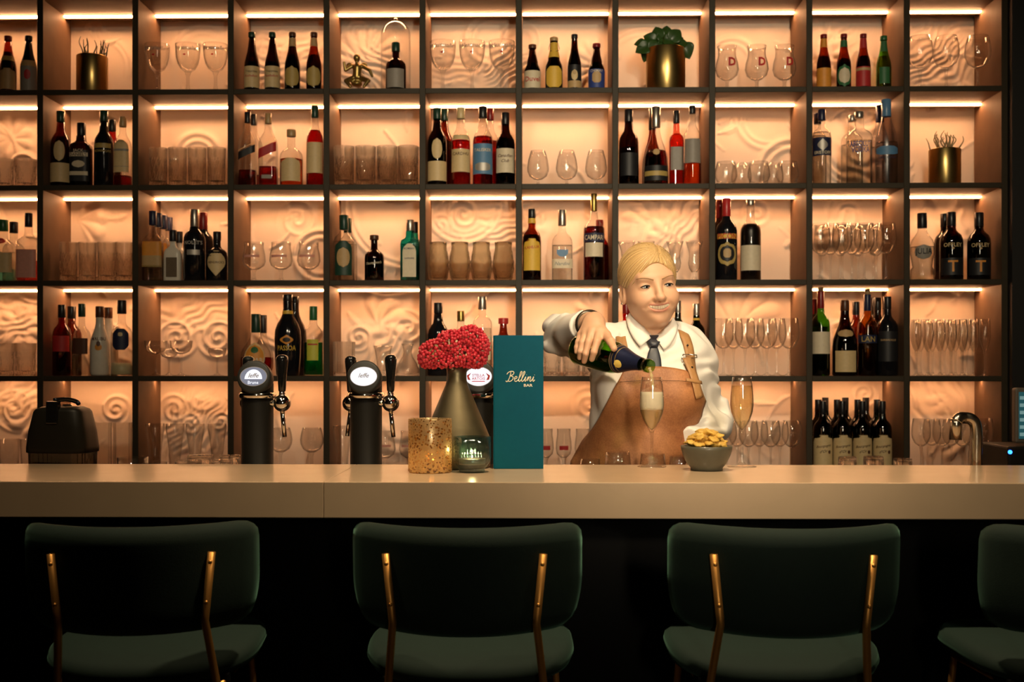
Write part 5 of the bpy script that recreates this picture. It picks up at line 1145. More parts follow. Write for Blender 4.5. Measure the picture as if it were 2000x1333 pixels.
# head frame
Hc = V3(1268, 561, 3.12)
HR_ = A(Matrix.Rotation(math.radians(9), 3, 'Z') @ Matrix.Rotation(math.radians(-6), 3, 'Y') @ Matrix.Rotation(math.radians(2), 3, 'X'))
def to_head(p): return (p-Hc)@HR_
def from_head(q): return A(q)@HR_.T+Hc
def bent(p):
    x = p[:, 0]; q = p.copy(); q[:, 2] = p[:, 2]-8.5*x*x; q[:, 1] = p[:, 1]-7.0*x*x; return q
def head_sdf(p):
    ax = p.copy(); ax[:, 0] = np.abs(p[:, 0])
    d = ell(p, (0, .012, .034), (.0725, .093, .081))
    d = smin(d, ell(p, (0, -.022, -.026), (.0605, .069, .076)), .03)
    d = smin(d, ell(p, (0, -.036, -.071), (.033, .043, .030)), .033)
    d = smin(d, ell(ax, (.0345, -.057, -.034), (.028, .029, .027)), .022)
    d = smin(d, ell(ax, (.038, -.002, -.046), (.019, .040, .030)), .03)
    d = smin(d, ell(p, (0, -.070, -.088), (.018, .016, .014)), .020)
    d = smin(d, ell(p, (0, -.006, -.092), (.032, .048, .018)), .03)
    d = smin(d, ell(p, (0, -.073, .024), (.046, .016, .012)), .022)
    # eye sockets, lids and slits
    d = smax(d, -ell(ax, (.031, -.097, .000), (.019, .014, .0105)), .012)
    lid = ell(ax, (.031, -.0695, -.001), (.0165, .0150, .0140)); d = smin(d, lid, .005)
    bz = ax.copy(); bz[:, 2] = ax[:, 2]-(.0004+2.0*(ax[:, 0]-.031)**2*-3)
    d = smax(d, -ell(bz, (.031, -.088, -.0005), (.0132, .0145, .0040)), .0012)
    # nose
    d = smin(d, cap_(p, (0, -.086, .006), (0, -.104, -.029), .0062, .0100), .012)
    d = smin(d, ell(p, (0, -.1075, -.032), (.0115, .0105, .0095)), .007)
    d = smin(d, ell(ax, (.0125, -.096, -.0355), (.0072, .0095, .0070)), .006)
    d = smax(d, -ell(ax, (.0062, -.104, -.0432), (.0028, .0040, .0030)), .002)
    # lips and open smile
    b = bent(p); bx = b.copy(); bx[:, 0] = np.abs(b[:, 0])
    d = smin(d, ell(b, (0, -.0880, -.0508), (.026, .0080, .0036)), .005)
    d = smin(d, ell(b, (0, -.0865, -.0668), (.023, .0088, .0048)), .006)
    d = smax(d, -cap_(ax, (.018, -.099, -.036), (.0385, -.081, -.058), .0022, .0030), .008)
    d = smax(d, -ell(b, (0, -.0930, -.0582), (.0285, .0155, .0052)), .002)
    # ears
    e = ell(ax, (.0715, .018, -.012), (.0085, .018, .030)); e = smax(e, -ell(ax, (.0795, .011, -.008), (.0070, .010, .019)), .005)
    d = smin(d, e, .006)
    return d
NK0, NK1 = V3(1272, 628, 3.15), V3(1277, 705, 3.17)
TH0, TH1 = V3(1274, 640, 3.135), V3(1277, 700, 3.130)
def head_world(p):
    d = head_sdf(to_head(p)); d = smin(d, cap_(p, NK0, NK1, .045, .052), .018); return smin(d, cap_(p, TH0, TH1, .036, .040), .015)
# torso and arms
Sr, Er, Wr = V3(1192, 682, 3.18), V3(1100, 655, 3.31), V3(1150, 634, 3.055)
Sl, El, Wl = V3(1352, 692, 3.20), V3(1390, 828, 3.23), V3(1354, 874, 3.03)
CH = V3(1268, 738, 3.155); BE = V3(1259, 850, 3.155); HI = V3(1245, 985, 3.17)
def torso(p, g=0.0):
    d = ell(p, CH, (.160+g, .108+g, .150+g))
    d = smin(d, cap_(p, V3(1200, 682, 3.18), V3(1345, 684, 3.17), .050+g, .050+g), .06)
    d = smin(d, cap_(p, V3(1238, 672, 3.175), V3(1312, 672, 3.175), .050+g), .04)
    d = smin(d, ell(p, BE, (.150+g, .118+g, .17+g)), .06)
    d = smin(d, ell(p, HI, (.182+g, .128+g, .17+g)), .07)
    d = smin(d, ell(p, V3(1222, 768, 3.075), (.072+g, .058+g, .070+g)), .035); d = smin(d, ell(p, V3(1312, 770, 3.075), (.072+g, .058+g, .070+g)), .035)
    return d
def arms(p, up, el, wr):
    return np.minimum(chain(p, [Sr, Er, Wr], [up, el, wr]), chain(p, [Sl, El, Wl], [up, el, wr]))
def body_coarse(p):
    d = smin(torso(p, -.012), arms(p, .040, .036, .026), .03)
    for s in (-1, 1):
        hp = HI+A([s*.09, 0, -.05]); kn = A([HI[0]+s*.10, 3.19, .48]); an = A([HI[0]+s*.10, 3.22, .08])
        d = smin(d, chain(p, [hp, kn, an], [.085, .055, .038]), .05)
        d = smin(d, cap_(p, an-A([0, 0, .03]), an+A([0, -.12, -.045]), .036, .030), .02)
    d = smin(d, cap_(p, NK0, NK1, .046, .052), .03)
    # resting left hand
    d = smin(d, ell(p, Wl+A([.01, -.040, -.055]), (.040, .050, .030)), .03)
    return d
# right hand: fingers lie on the bottle
def on_bottle(px, py, gap):
    """where the line of sight meets the bottle's wall"""
    o_ = A([0, 0, CZ]); dr = V3(px, py, 3.0)-o_; best = None
    for t in np.linspace(.85, 1.1, 400):
        q_ = o_+dr*t; k = np.dot(q_-B0, bax); dist = np.linalg.norm(q_-B0-bax*k)
        if dist <= BR+gap: return q_
        if best is None or dist < best[0]: best = (dist, q_)
    return best[1]
def fing(mcp, mids, rad):
    return [mcp]+[on_bottle(a, b, g) for a, b, g in mids], rad
Wh = V3(1161, 630, 3.005)
FING = [fing(V3(1171, 649, 2.955), [(1166, 668, .0085), (1160, 688, .0075), (1156, 702, .006)], [.0125, .0098, .0086, .0072]),
        fing(V3(1157, 648, 2.960), [(1150, 669, .0085), (1144, 691, .0075), (1141, 706, .006)], [.0122, .0098, .0086, .0072]),
        fing(V3(1145, 651, 2.972), [(1138, 670, .0085), (1134, 687, .0075), (1132, 699, .006)], [.0115, .0092, .0080, .0068]),
        fing(V3(1136, 655, 2.990), [(1130, 668, .0080), (1127, 679, .0070), (1126, 688, .006)], [.0105, .0082, .0072, .0062])]
TH = ([V3(1166, 634, 2.985), V3(1184, 655, 2.945), on_bottle(1193, 668, .0085), on_bottle(1199, 681, .007)], [.0150, .0122, .0105, .0086])
def hand(p):
    d = chain(p, [Wr, Wh], [.0285, .0270])
    for (pts_, rad), k in zip(FING, (.018, .018, .018, .018)):
        m = cap_(p, Wh+(pts_[0]-Wh)*.25, pts_[0], .0185, .0125); d = smin(d, m, .016)
    for pts_, rad in FING:
        d = smin(d, chain(p, pts_, rad, .004), .005)
    d = smin(d, cap_(p, Wh, TH[0][0], .020, .0165), .016); d = smin(d, chain(p, TH[0], TH[1], .006), .010)
    return d
def hand_forearm(p): return smin(hand(p), cap_(p, Er, Wr, .034, .0285), .02)
parts = []
V, Fc = surface_nets(head_world, Hc-A([.11, .15, .27]), Hc+A([.11, .135, .135]), .0022); parts.append((V, Fc)); nh = len(V)
V, Fc = surface_nets(hand_forearm, Wh-A([.085, .16, .115]), Wh+A([.09, .05, .055]), .0020); parts.append((V, Fc))
V, Fc = surface_nets(body_coarse, (Er[0]-.07, 2.88, -.01), (El[0]+.10, 3.42, 1.46), .009); parts.append((V, Fc))
off = 0; VV = []; FF = []
for V, Fc in parts: VV.append(V); FF.append(Fc+off); off += len(V)
VV = np.concatenate(VV); FF = np.concatenate(FF)
def skin():
    m, nt, out = nt_new('skin'); N = nt.nodes.new; L = nt.links.new
    b = N('ShaderNodeBsdfPrincipled'); tc = N('ShaderNodeTexCoord'); no = N('ShaderNodeTexNoise'); no.inputs['Scale'].default_value = 26
    L(tc.outputs['Object'], no.inputs['Vector']); mx = N('ShaderNodeMix'); mx.data_type = 'RGBA'; mx.inputs[6].default_value = (.62, .35, .21, 1); mx.inputs[7].default_value = (.71, .42, .265, 1)
    L(no.outputs[0], mx.inputs[0]); L(mx.outputs[2], b.inputs['Base Color']); b.inputs['Roughness'].default_value = .48
    b.inputs['Subsurface Weight'].default_value = .18; b.inputs['Subsurface Radius'].default_value = (.012, .005, .003); b.inputs['Subsurface Scale'].default_value = .6
    L(b.outputs[0], out.inputs[0]); return m
skin_m = skin(); lip_m = mat('lip', (.60, .26, .175), .38, 0, .05)
body = pob('body', VV, FF, skin_m); body.data.materials.append(lip_m); body.data.materials.append(mat('mouth_inside', (.05, .012, .010), .6))
cen = VV[FF].mean(1); hl = to_head(cen); b_ = bent(hl); z_ = b_[:, 2]
msk = ((b_[:, 0]/.0290)**2+((z_+.0585)/.0150)**2 < 1) & (hl[:, 1] < -.070) & (z_ < -.0488) & (z_ > -.0710)
inn = (ell(b_, (0, -.0930, -.0585), (.0280, .0150, .0058)) < .0004) & (hl[:, 1] > -.0865) & (hl[:, 1] < -.055)
mi = np.zeros(len(FF), np.int32); mi[msk] = 1; mi[msk & inn] = 2
body.data.polygons.foreach_set('material_index', mi)
# eyes, lashes, brows, teeth
white_m = mat('eye_white', (.78, .72, .64), .15, coat=.5); iris_m = mat('iris', (.050, .065, .070), .2, 0, .2, 800, coat=.5); pupil_m = mat('pupil', (.004, .004, .004), .1)
hair_dark = mat('brow_hair', (.34, .19, .08), .7); lash_m = mat('lash', (.012, .008, .006), .6)
bm = bmesh.new(); bmesh.ops.create_uvsphere(bm, u_segments=24, v_segments=16, radius=1); sph = bm_mesh('sphere', bm, True)
HQ = Matrix([list(r) for r in HR_]).to_euler()
def head_march(x, z):
    y = -.14
    for _ in range(80):
        d = float(head_sdf(A([[x, y, z]]))[0]); y += d*.7
        if d < .0002: break
    return y
for s in (-1, 1):
    ec = A([s*.031, -.0705, -.001]); e = ob('eye', sph, None, person, from_head(ec)-ORG, HQ, (.0122,)*3)
    e.data = sph.copy(); e.data.materials.append(white_m)
    gz = A([.10, -1, -.02]); gz /= np.linalg.norm(gz)
    th = np.linspace(0, 2*PI, 20, endpoint=False)
    def capd(r_, lift):
        u_ = np.cross(gz, [0, 0, 1]); u_ /= np.linalg.norm(u_); v_ = np.cross(u_, gz); V = [gz*(1+lift)]
        for k in (.5, 1.0): V += [(gz*math.sqrt(1-(r_*k)**2)+(u_*math.cos(a)+v_*math.sin(a))*r_*k)*(1+lift) for a in th]
        Fc = [(0, 1+i, 1+(i+1) % 20) for i in range(20)]+[(1+i, 21+i, 21+(i+1) % 20, 1+(i+1) % 20) for i in range(20)]
        return new_mesh('iris', V, Fc)
    ob('iris', capd(.50, .012), iris_m, e); ob('pupil', capd(.24, .022), pupil_m, e)
    for nm, zc, sg, r_ in (('eyelashes', .0036, 1, .0015), ('lower_lashes', -.0045, -1, .00045)):
        pts_ = [from_head((s*.031+x, -.0700-math.sqrt(max(1e-6, 1-(x/.0165)**2))*.0152, -.0008+zc*math.cos(x/.0145*PI/2)+(.0008 if sg > 0 else 0)+abs(0)))-ORG for x in np.linspace(-.0138, .0138, 13)]
        ob(nm, tube_mesh(nm, pts_, [r_*(.5+.8*math.sin(PI*(i+1)/14)) for i in range(13)], 6), lash_m, person)
    pts_ = []
    for u in np.linspace(0, 1, 12):
        x = s*(.012+.040*u); z = .0165+.0085*math.sin(u*2.1)-.001*u; pts_.append(from_head((x, head_march(x, z)-.0002, z))-ORG)
    me = tube_mesh('eyebrow', pts_, [.0019*(1-.7*u) for u in np.linspace(0, 1, 12)], 8)
    ob('eyebrow', me, hair_dark, person)
tm = mat('teeth', (.80, .70, .52), .22, coat=.3)
V = []; Fc = []
for k in range(-4, 5):
    w_ = .00345; xc = (0, .0068, .0130, .0188, .0240)[abs(k)]*(1 if k > 0 else -1)-.0034*(k <= 0)*0
    if k == 0: continue
    xc = ((abs(k)-1)*.0066+.0035)*(1 if k > 0 else -1)
    n0 = len(V)
    for x in (xc-w_, xc, xc+w_):
        for z in (-.0500, -.0560, -.0632+.0004*abs(k)):
            bul = .00025 if x == xc else 0
            V.append(from_head((x, -.0868-bul+7*x*x, z+8.5*x*x))-ORG)
    for i in range(2):
        for j in range(2): a = n0+i*3+j; Fc.append((a, a+3, a+4, a+1))
ob('teeth', bezier_solid(new_mesh('teeth', V, Fc), .002), tm, person)
for s in (-1,): ob('earring', lathe('earring', [(0, -.003)]+[(.0034*math.sin(a), -.0034*math.cos(a)) for a in np.linspace(.2, PI, 8)], 12), chrome_m, person, from_head((s*.0790, .008, -.038))-ORG)
# hair
PA, PB = A([.020, -.055, .098]), A([-.062, .075, -.030]); PC = A([.066, .060, -.030])
def phase(q, a, b):
    ax_ = (b-a)/np.linalg.norm(b-a); u_ = np.cross(ax_, [0, 0, 1.0]); u_ /= np.linalg.norm(u_); v_ = np.cross(ax_, u_)
    d = q-a; return np.arctan2(d@v_, d@u_)
def hair_sdf(p):
    q = to_head(p)
    d = ell(q, (0, .014, .0345), (.0772, .1005, .0880))
    d = smin(d, ell(q, (0, .060, -.015), (.058, .052, .048)), .03)
    d = smin(d, ell(q, (0, .112, -.030), (.030, .030, .032)), .01)
    phL = phase(q, PA, PB); phR = phase(q, PA, PC); left = q[:, 0] < .020+.12*(q[:, 1]+.05)
    ph = np.where(left, phL, phR)
    d = d+.0016*np.sin(ph*38+.6*np.sin(ph*7))+.0010*np.sin(ph*83+1.3)
    part = np.abs(q[:, 0]-.020-.12*(q[:, 1]+.05)); d = d+.0040*np.exp(-(part/.0030)**2)*(q[:, 2] > .06)
    ax_ = q.copy(); ax_[:, 0] = np.abs(q[:, 0]-.004)
    face = ell(ax_, (0, -.105, -.040), (.0665, .082, .108))
    d = smax(d, -face, .004)
    d = smax(d, -np.maximum(np.maximum(q[:, 1]-.034, q[:, 2]-np.where(q[:, 0] > 0, -.052, .004)-.28*(q[:, 1]+.0)), -.2), .006)
    d = smax(d, -(q[:, 2]+.062), .01)
    return d
V, Fc = surface_nets(hair_sdf, Hc-A([.12, .13, .10]), Hc+A([.12, .175, .145]), .0020)
def hairmat():
    m, nt, out = nt_new('blond_hair'); N = nt.nodes.new; L = nt.links.new
    b = N('ShaderNodeBsdfPrincipled'); at = N('ShaderNodeAttribute'); at.attribute_name = 'strand'
    no = N('ShaderNodeTexNoise'); no.noise_dimensions = '1D'; no.inputs['Scale'].default_value = 34; no.inputs['Detail'].default_value = 5; no.inputs['Roughness'].default_value = .7
    L(at.outputs['Fac'], no.inputs['W'])
    rp = N('ShaderNodeValToRGB'); e = rp.color_ramp.elements; e[0].position = .40; e[0].color = (.16, .075, .020, 1); e[1].position = .58; e[1].color = (.74, .52, .25, 1)
    k = rp.color_ramp.elements.new(.47); k.color = (.52, .32, .12, 1)
    L(no.outputs[0], rp.inputs[0]); L(rp.outputs[0], b.inputs['Base Color']); b.inputs['Roughness'].default_value = .36
    L(b.outputs[0], out.inputs[0]); return m
hair = pob('hair', V, Fc, hairmat())
q_ = to_head(V); lf = q_[:, 0] < .020+.12*(q_[:, 1]+.05)
hair.data.attributes.new('strand', 'FLOAT', 'POINT').data.foreach_set('value', np.where(lf, phase(q_, PA, PB), phase(q_, PA, PC)+9).astype(np.float32))
# shirt
def wr_noise(p):
    a, b, c = p[:, 0], p[:, 1], p[:, 2]
    return 1.35*(.0022*np.sin(62*c+38*a+6*np.sin(21*a+9*c))+.0018*np.sin(95*a-52*c+5*np.sin(33*c+17*b))+.0016*np.sin(70*b+80*c))
def shirt_sdf(p, wrinkle=True):
    d = torso(p, .004)
    ar = chain(p, [Sr, Er, Wr], [.058, .054, .043], .03); al = chain(p, [Sl, El, Wl], [.056, .052, .046], .02)
    d = smin(d, ar, .045); d = smin(d, al, .03)
    if wrinkle:
        ga = np.exp(-(np.linalg.norm(p-Er, axis=1)/.14)**2)+np.exp(-(np.linalg.norm(p-El, axis=1)/.14)**2)+.55*np.exp(-(np.linalg.norm(p-Sl, axis=1)/.14)**2)
        d = d+wr_noise(p)*(.35+1.6*np.clip(ga, 0, 1))
    # ends of the sleeves, neck opening, hem tucked in the trousers
    ax_ = (Wr-Er)/np.linalg.norm(Wr-Er); e1 = (p-Wr)@ax_+.034; near = np.linalg.norm(p-Wr, axis=1) < .10; d = np.where(near, np.maximum(d, e1), d)
    ax_ = (Wl-El)/np.linalg.norm(Wl-El); e2 = (p-Wl)@ax_+.010; near = np.linalg.norm(p-Wl, axis=1) < .10; d = np.where(near, np.maximum(d, e2), d)
    d = np.maximum(d, -cap_(p, NK0, NK1-A([0, -.0, .01]), .054, .060))
    d = np.maximum(d, -ell(p, V3(1276, 650, 3.09), (.034, .070, .030)))
    return np.maximum(d, 1.0-p[:, 2])
V, Fc = surface_nets(shirt_sdf, (Er[0]-.08, 2.90, .97), (El[0]+.10, 3.42, 1.50), .0045)
shirt_m = mat('white_cotton', (.80, .765, .70), .75, 0, .02, 30, bump=.10, bscale=260, sheen=.0)
pob('shirt', V, Fc, shirt_m)
def project(pts_, sdf, off):
    p = A(pts_, dtype=float).reshape(-1, 3).copy()
    for _ in range(12):
        d = sdf(p)-off; g = np.stack([sdf(p+e)-sdf(p-e) for e in np.eye(3)*.0015], -1); g /= np.maximum(1e-9, np.linalg.norm(g, axis=1))[:, None]
        p -= g*d[:, None]*.8
    return p, g
smooth_shirt = lambda p: shirt_sdf(p, False)
def ribbon(name, pts_, width, sdf, off, thick, m, parent=None, sub=6, proj=True):
    sp_ = A(smooth_path(pts_, sub)); P_, G_ = project(sp_, sdf, off) if proj else (sp_, None)
    if G_ is None: P_, G_ = sp_, project(sp_, sdf, off)[1]
    V = []; n = len(P_)
    for i in range(n):
        t_ = P_[min(i+1, n-1)]-P_[max(i-1, 0)]; t_ /= np.linalg.norm(t_); s_ = np.cross(G_[i], t_); s_ /= np.linalg.norm(s_)
        for k in (-1, -.33, .33, 1): V.append(P_[i]+s_*k*width/2+G_[i]*(0 if abs(k) < 1 else -.0006))
    Fc = [(i*4+j, i*4+j+1, (i+1)*4+j+1, (i+1)*4+j) for i in range(n-1) for j in range(3)]
    me = bezier_solid(new_mesh(name, A(V)-ORG, Fc), thick); return ob(name, me, m, parent or person)
# collar
def sheet(name, rows, m, thick=.0022, parent=None, sub=True):
    n = len(rows[0]); V = [v for r in rows for v in r]; Fc = [(i*n+j, i*n+j+1, (i+1)*n+j+1, (i+1)*n+j) for i in range(len(rows)-1) for j in range(n-1)]
    me = new_mesh(name, A(V)-ORG, Fc)
    o_ = ob(name, bezier_solid(me, thick), m, parent or person); 
    if sub: sm = o_.modifiers.new('s', 'SUBSURF'); sm.levels = 1; sm.render_levels = 2
    return o_
nz = lambda px, py, Y: V3(px, py, Y)
band = []
th = np.linspace(-2.2, 2.2, 30)
cbase = V3(1274, 668, 3.168); ctop = V3(1271, 640, 3.160)
rows = []
for k in (0, .5, 1.0):
    c_ = cbase+(ctop-cbase)*k; rows.append([c_+A([(.064-.003*k)*math.sin(a), .064*math.cos(a), .020*math.cos(a)*1.1]) for a in th])
sheet('collar_stand', rows, shirt_m)
def front(px, py, sdf, off):
    q = V3(px, py, 2.88)
    for _ in range(120):
        d = float(sdf(V3(px, py, q[1])[None])[0])-off
        if d < .0005: break
        q = V3(px, py, q[1]+min(.02, max(.0008, d*.7)))
    return q
neckf = lambda p: cap_(p, NK0+A([0, 0, .04]), NK1, .055, .058)
both = lambda p: np.minimum(neckf(p), shirt_sdf(p, False))
def flap(inner, outer):
    i_ = [(v.x, v.y) for v in smooth_path([(a, b, 0) for a, b in inner], 4)]; o_ = [(v.x, v.y) for v in smooth_path([(a, b, 0) for a, b in outer], 4)]; rows = []
    for k in np.linspace(0, 1, 7):
        rows.append([front(a+(c-a)*k, b+(d-b)*k, both, .004+.005*math.sin(k*PI)+.0035*k) for (a, b), (c, d) in zip(i_, o_)])
    Yk = A([[q[1] for q in rw] for rw in rows])
    for _ in range(6): Yk[1:-1, 1:-1] = (Yk[:-2, 1:-1]+Yk[2:, 1:-1]+Yk[1:-1, :-2]+Yk[1:-1, 2:])/4
    for _ in range(2): Yk[:, 1:-1] = (Yk[:, :-2]+2*Yk[:, 1:-1]+Yk[:, 2:])/4
    for rw, yy in zip(rows, Yk):
        for q, y in zip(rw, yy): q[1] = min(q[1], y)
    return rows
cl = flap([(1234, 607), (1240, 620), (1257, 640), (1276, 657)], [(1223, 622), (1229, 645), (1239, 664), (1250, 678)])
cr = flap([(1314, 620), (1308, 633), (1294, 646), (1278, 657)], [(1324, 636), (1318, 658), (1309, 674), (1297, 685)])
sheet('collar_flap', cl, shirt_m, sub=False); sheet('collar_flap', [r[::-1] for r in cr], shirt_m, sub=False)
# tie
tie_m = mat('navy_tie', (.022, .026, .038), .38, 0, .05, 90, bump=.05, bscale=600)
def loft(rows_):  # (px, py, Y, half width, half depth)
    V = []; Fc = []; n = 20
    for px, py, Y_, hw, hd in rows_:
        c_ = V3(px, py, Y_)
        for k in range(n):
            x_, y_ = section(np.array(2*PI*k/n), 1.0, 3.0); V.append(c_+A([float(x_)*hw, float(y_)*hd, 0]))
    for i in range(len(rows_)-1):
        for k in range(n): Fc.append((i*n+k, i*n+(k+1) % n, (i+1)*n+(k+1) % n, (i+1)*n+k)[::-1])
    Fc.append(tuple(range(n))); Fc.append(tuple((len(rows_)-1)*n+k for k in range(n-1, -1, -1))); return V, Fc
nf = lambda py: front(1277, py, both, .004)[1]
V, Fc = loft([(1277, 655, nf(657)-.004, .0150, .006), (1277, 658, nf(659)-.006, .0195, .0095), (1277, 662, nf(662)-.008, .0205, .0115), (1277, 669, nf(669)-.008, .0165, .0115), (1277, 676, nf(676)-.006, .0120, .0095), (1277, 679, nf(679)-.004, .0105, .0060)])
tie = ob('tie', mesh_from('tie', A(V)-ORG, Fc), tie_m, person)
V, Fc = loft([(1277, 675, nf(675)-.003, .0085, .004), (1277, 681, nf(681)-.004, .0110, .0045), (1277, 690, nf(690)-.004, .0155, .0045), (1277, 703, nf(703)-.004, .0195, .0045), (1277, 722, nf(722)-.003, .0215, .004), (1277, 745, nf(745)-.002, .0225, .004)])
ob('tie_blade', mesh_from('tie_blade', A(V)-ORG, Fc), tie_m, tie)
# apron bib and skirt
def leather(name, a, b):
    m, nt, out = nt_new(name); N = nt.nodes.new; L = nt.links.new
    bs = N('ShaderNodeBsdfPrincipled'); tc = N('ShaderNodeTexCoord'); n1 = N('ShaderNodeTexNoise'); n1.inputs['Scale'].default_value = 9; n1.inputs['Detail'].default_value = 8; n1.inputs['Roughness'].default_value = .7
    n2 = N('ShaderNodeTexNoise'); n2.inputs['Scale'].default_value = 260; n2.inputs['Detail'].default_value = 3
    L(tc.outputs['Object'], n1.inputs['Vector']); L(tc.outputs['Object'], n2.inputs['Vector'])
    ad = N('ShaderNodeMath'); ad.operation = 'MULTIPLY_ADD'; ad.inputs[1].default_value = .35; L(n2.outputs[0], ad.inputs[0]); L(n1.outputs[0], ad.inputs[2])
    rp = N('ShaderNodeValToRGB'); rp.color_ramp.elements[0].position = .45; rp.color_ramp.elements[0].color = (*a, 1); rp.color_ramp.elements[1].position = .90; rp.color_ramp.elements[1].color = (*b, 1)
    L(ad.outputs[0], rp.inputs[0]); L(rp.outputs[0], bs.inputs['Base Color']); bs.inputs['Roughness'].default_value = .55
    bp = N('ShaderNodeBump'); bp.inputs['Strength'].default_value = .35; bp.inputs['Distance'].default_value = .001; L(n2.outputs[0], bp.inputs['Height']); L(bp.outputs[0], bs.inputs['Normal']); L(bs.outputs[0], out.inputs[0]); return m
apron_m = leather('brown_leather', (.22, .076, .025), (.52, .225, .085)); strap_m = leather('tan_leather', (.34, .165, .055), (.46, .245, .095))
def core(p): return torso(p, .004)
edge = [(716, 1216, 1338), (730, 1210, 1352), (760, 1196, 1368), (790, 1182, 1378), (815, 1172, 1374), (840, 1158, 1360), (865, 1140, 1352), (908, 1117, 1350), (1000, 1105, 1352), (1200, 1108, 1348), (1330, 1112, 1345)]
ey, exl, exr = zip(*edge)
nu, nv = 36, 56; rows_y = np.concatenate([np.linspace(716, 908, 36), np.linspace(925, 1330, 20)])
pts_ = []
for y in rows_y:
    l_, r_ = np.interp(y, ey, exl), np.interp(y, ey, exr)
    for j in range(nu+1):
        u = j/nu; dip = 8*(2*u-1)**2 if y < 760 else 0
        pts_.append(V3(l_+(r_-l_)*u, y+dip*max(0, (760-y)/44), 3.05))
pts_ = A(pts_); pp = pts_.copy(); pp[:, 1] = 2.80; bestd = np.full(len(pp), 9.); besty = pp[:, 1].copy()
lowz = pts_[:, 2] < 1.0
for _ in range(90):
    d = core(pp)-.010; b2 = d < bestd; bestd[b2] = d[b2]; besty[b2] = pp[b2, 1]; pp[:, 1] += np.clip(d*.6, .0004, .02)*(d > .0003)*(pp[:, 1] < 3.2)
pp[:, 1] = np.minimum(besty, 3.17)
Yg = pp[:, 1].reshape(-1, nu+1)
hang = Yg[36].copy()
for i in range(37, len(Yg)): Yg[i] = np.minimum(hang, Yg[i])+.004*np.sin(np.arange(nu+1)*.9+i*.05)
for _ in range(3): Yg[1:-1] = (Yg[:-2]+2*Yg[1:-1]+Yg[2:])/4; Yg[:, 1:-1] = (Yg[:, :-2]+2*Yg[:, 1:-1]+Yg[:, 2:])/4
pts_[:, 1] = Yg.reshape(-1)-.003
pts_[:, 1] += -.0016*np.sin(pts_[:, 2]*26+pts_[:, 0]*9)*np.sin(pts_[:, 0]*22)
Fc = [(i*(nu+1)+j, i*(nu+1)+j+1, (i+1)*(nu+1)+j+1, (i+1)*(nu+1)+j) for i in range(len(rows_y)-1) for j in range(nu)]
me = bezier_solid(new_mesh('apron', pts_-ORG, Fc), -.0032)
apron = ob('apron', me, apron_m, person)
# stitched top band
bandp = [(pts_[(nu+1)*5+j]+A([0, -.0042, 0])) for j in range(1, nu)]
ob('stitching', tube_mesh('stitching', [q-ORG for q in bandp], .0006, 5), mat('thread', (.03, .015, .008), .8), apron)
# straps
iY = lambda px, py: project(V3(px, py, 3.06)[None], smooth_shirt, .004)[0][0]
def fy(px, py):  # foremost surface under a pixel
    q = V3(px, py, 2.9)
    for _ in range(90):
        d = float(smooth_shirt(V3(px, py, q[1])[None])[0])-.005
        if d < .0006: break
        q = V3(px, py, q[1]+min(.02, max(.0008, d*.7)))
    return q
sr = [fy(1374, 792)+A([0, -.010, 0]), fy(1362, 762)+A([0, -.008, 0]), fy(1352, 730)+A([0, -.006, 0]), fy(1348, 700), fy(1344, 676), fy(1336, 655)+A([0, .01, .004])]
ribbon('apron_strap', sr+[V3(1326, 642, 3.19), V3(1320, 660, 3.25)], .0275, smooth_shirt, .006, .0030, strap_m, apron, proj=False)
sl = [fy(1226, 722)+A([0, -.006, 0]), fy(1221, 700), fy(1216, 678), fy(1213, 658)+A([0, .006, 0])]
ribbon('apron_strap', sl+[V3(1218, 642, 3.19), V3(1226, 660, 3.25)], .0275, smooth_shirt, .006, .0030, strap_m, apron, proj=False)
# strap end under the buckle, loop, buckle, holes
st2 = [fy(1340, 700)+A([0, -.010, 0]), fy(1350, 725)+A([0, -.012, 0]), fy(1357, 748)+A([0, -.014, 0]), fy(1364, 778)+A([0, -.016, 0])]
ribbon('strap_end', st2, .027, smooth_shirt, .010, .0030, strap_m, apron, proj=False)
lp = [fy(1338, 742)+A([0, -.018, 0]), fy(1354, 745)+A([0, -.020, 0]), fy(1368, 748)+A([0, -.018, 0])]
ribbon('strap_loop', lp, .0085, smooth_shirt, .014, .0024, strap_m, apron, proj=False, sub=3)
bk = fy(1347, 697)+A([0, -.010, 0])
ob('buckle', tube_mesh('buckle', [bk-ORG+A(q) for q in ((-.019, 0, .006), (.017, 0, .004), (.018, 0, -.003), (-.017, 0, -.004), (-.020, -.002, -.020), (-.024, 0, -.010), (-.019, 0, .006))], .0018, 8), chrome_m, apron)
for px, py in ((1342, 675), (1350, 718)):
    ob('strap_hole', lathe('strap_hole', [(0, 0), (.003, 0), (.003, .001), (0, .0012)], 12), blackgloss_m, apron, fy(px, py)+A([0, -.0085 if py < 700 else -.017, 0])-ORG, (PI/2, 0, 0))
# watch, cuff pattern
wd = Wh-Wr; wd /= np.linalg.norm(wd)
rt = Vector(wd).to_track_quat('Z', 'Y').to_euler()
wm = mat('watch_bronze', (.075, .062, .045), .3, .8, .1, 200)
ob('watch_strap', lathe('watch_strap', [(.0350, -.010), (.0385, -.009), (.0395, 0), (.0385, .009), (.0350, .010)], 40), wm, person, Wr+(Wh-Wr)*.10-ORG, rt)
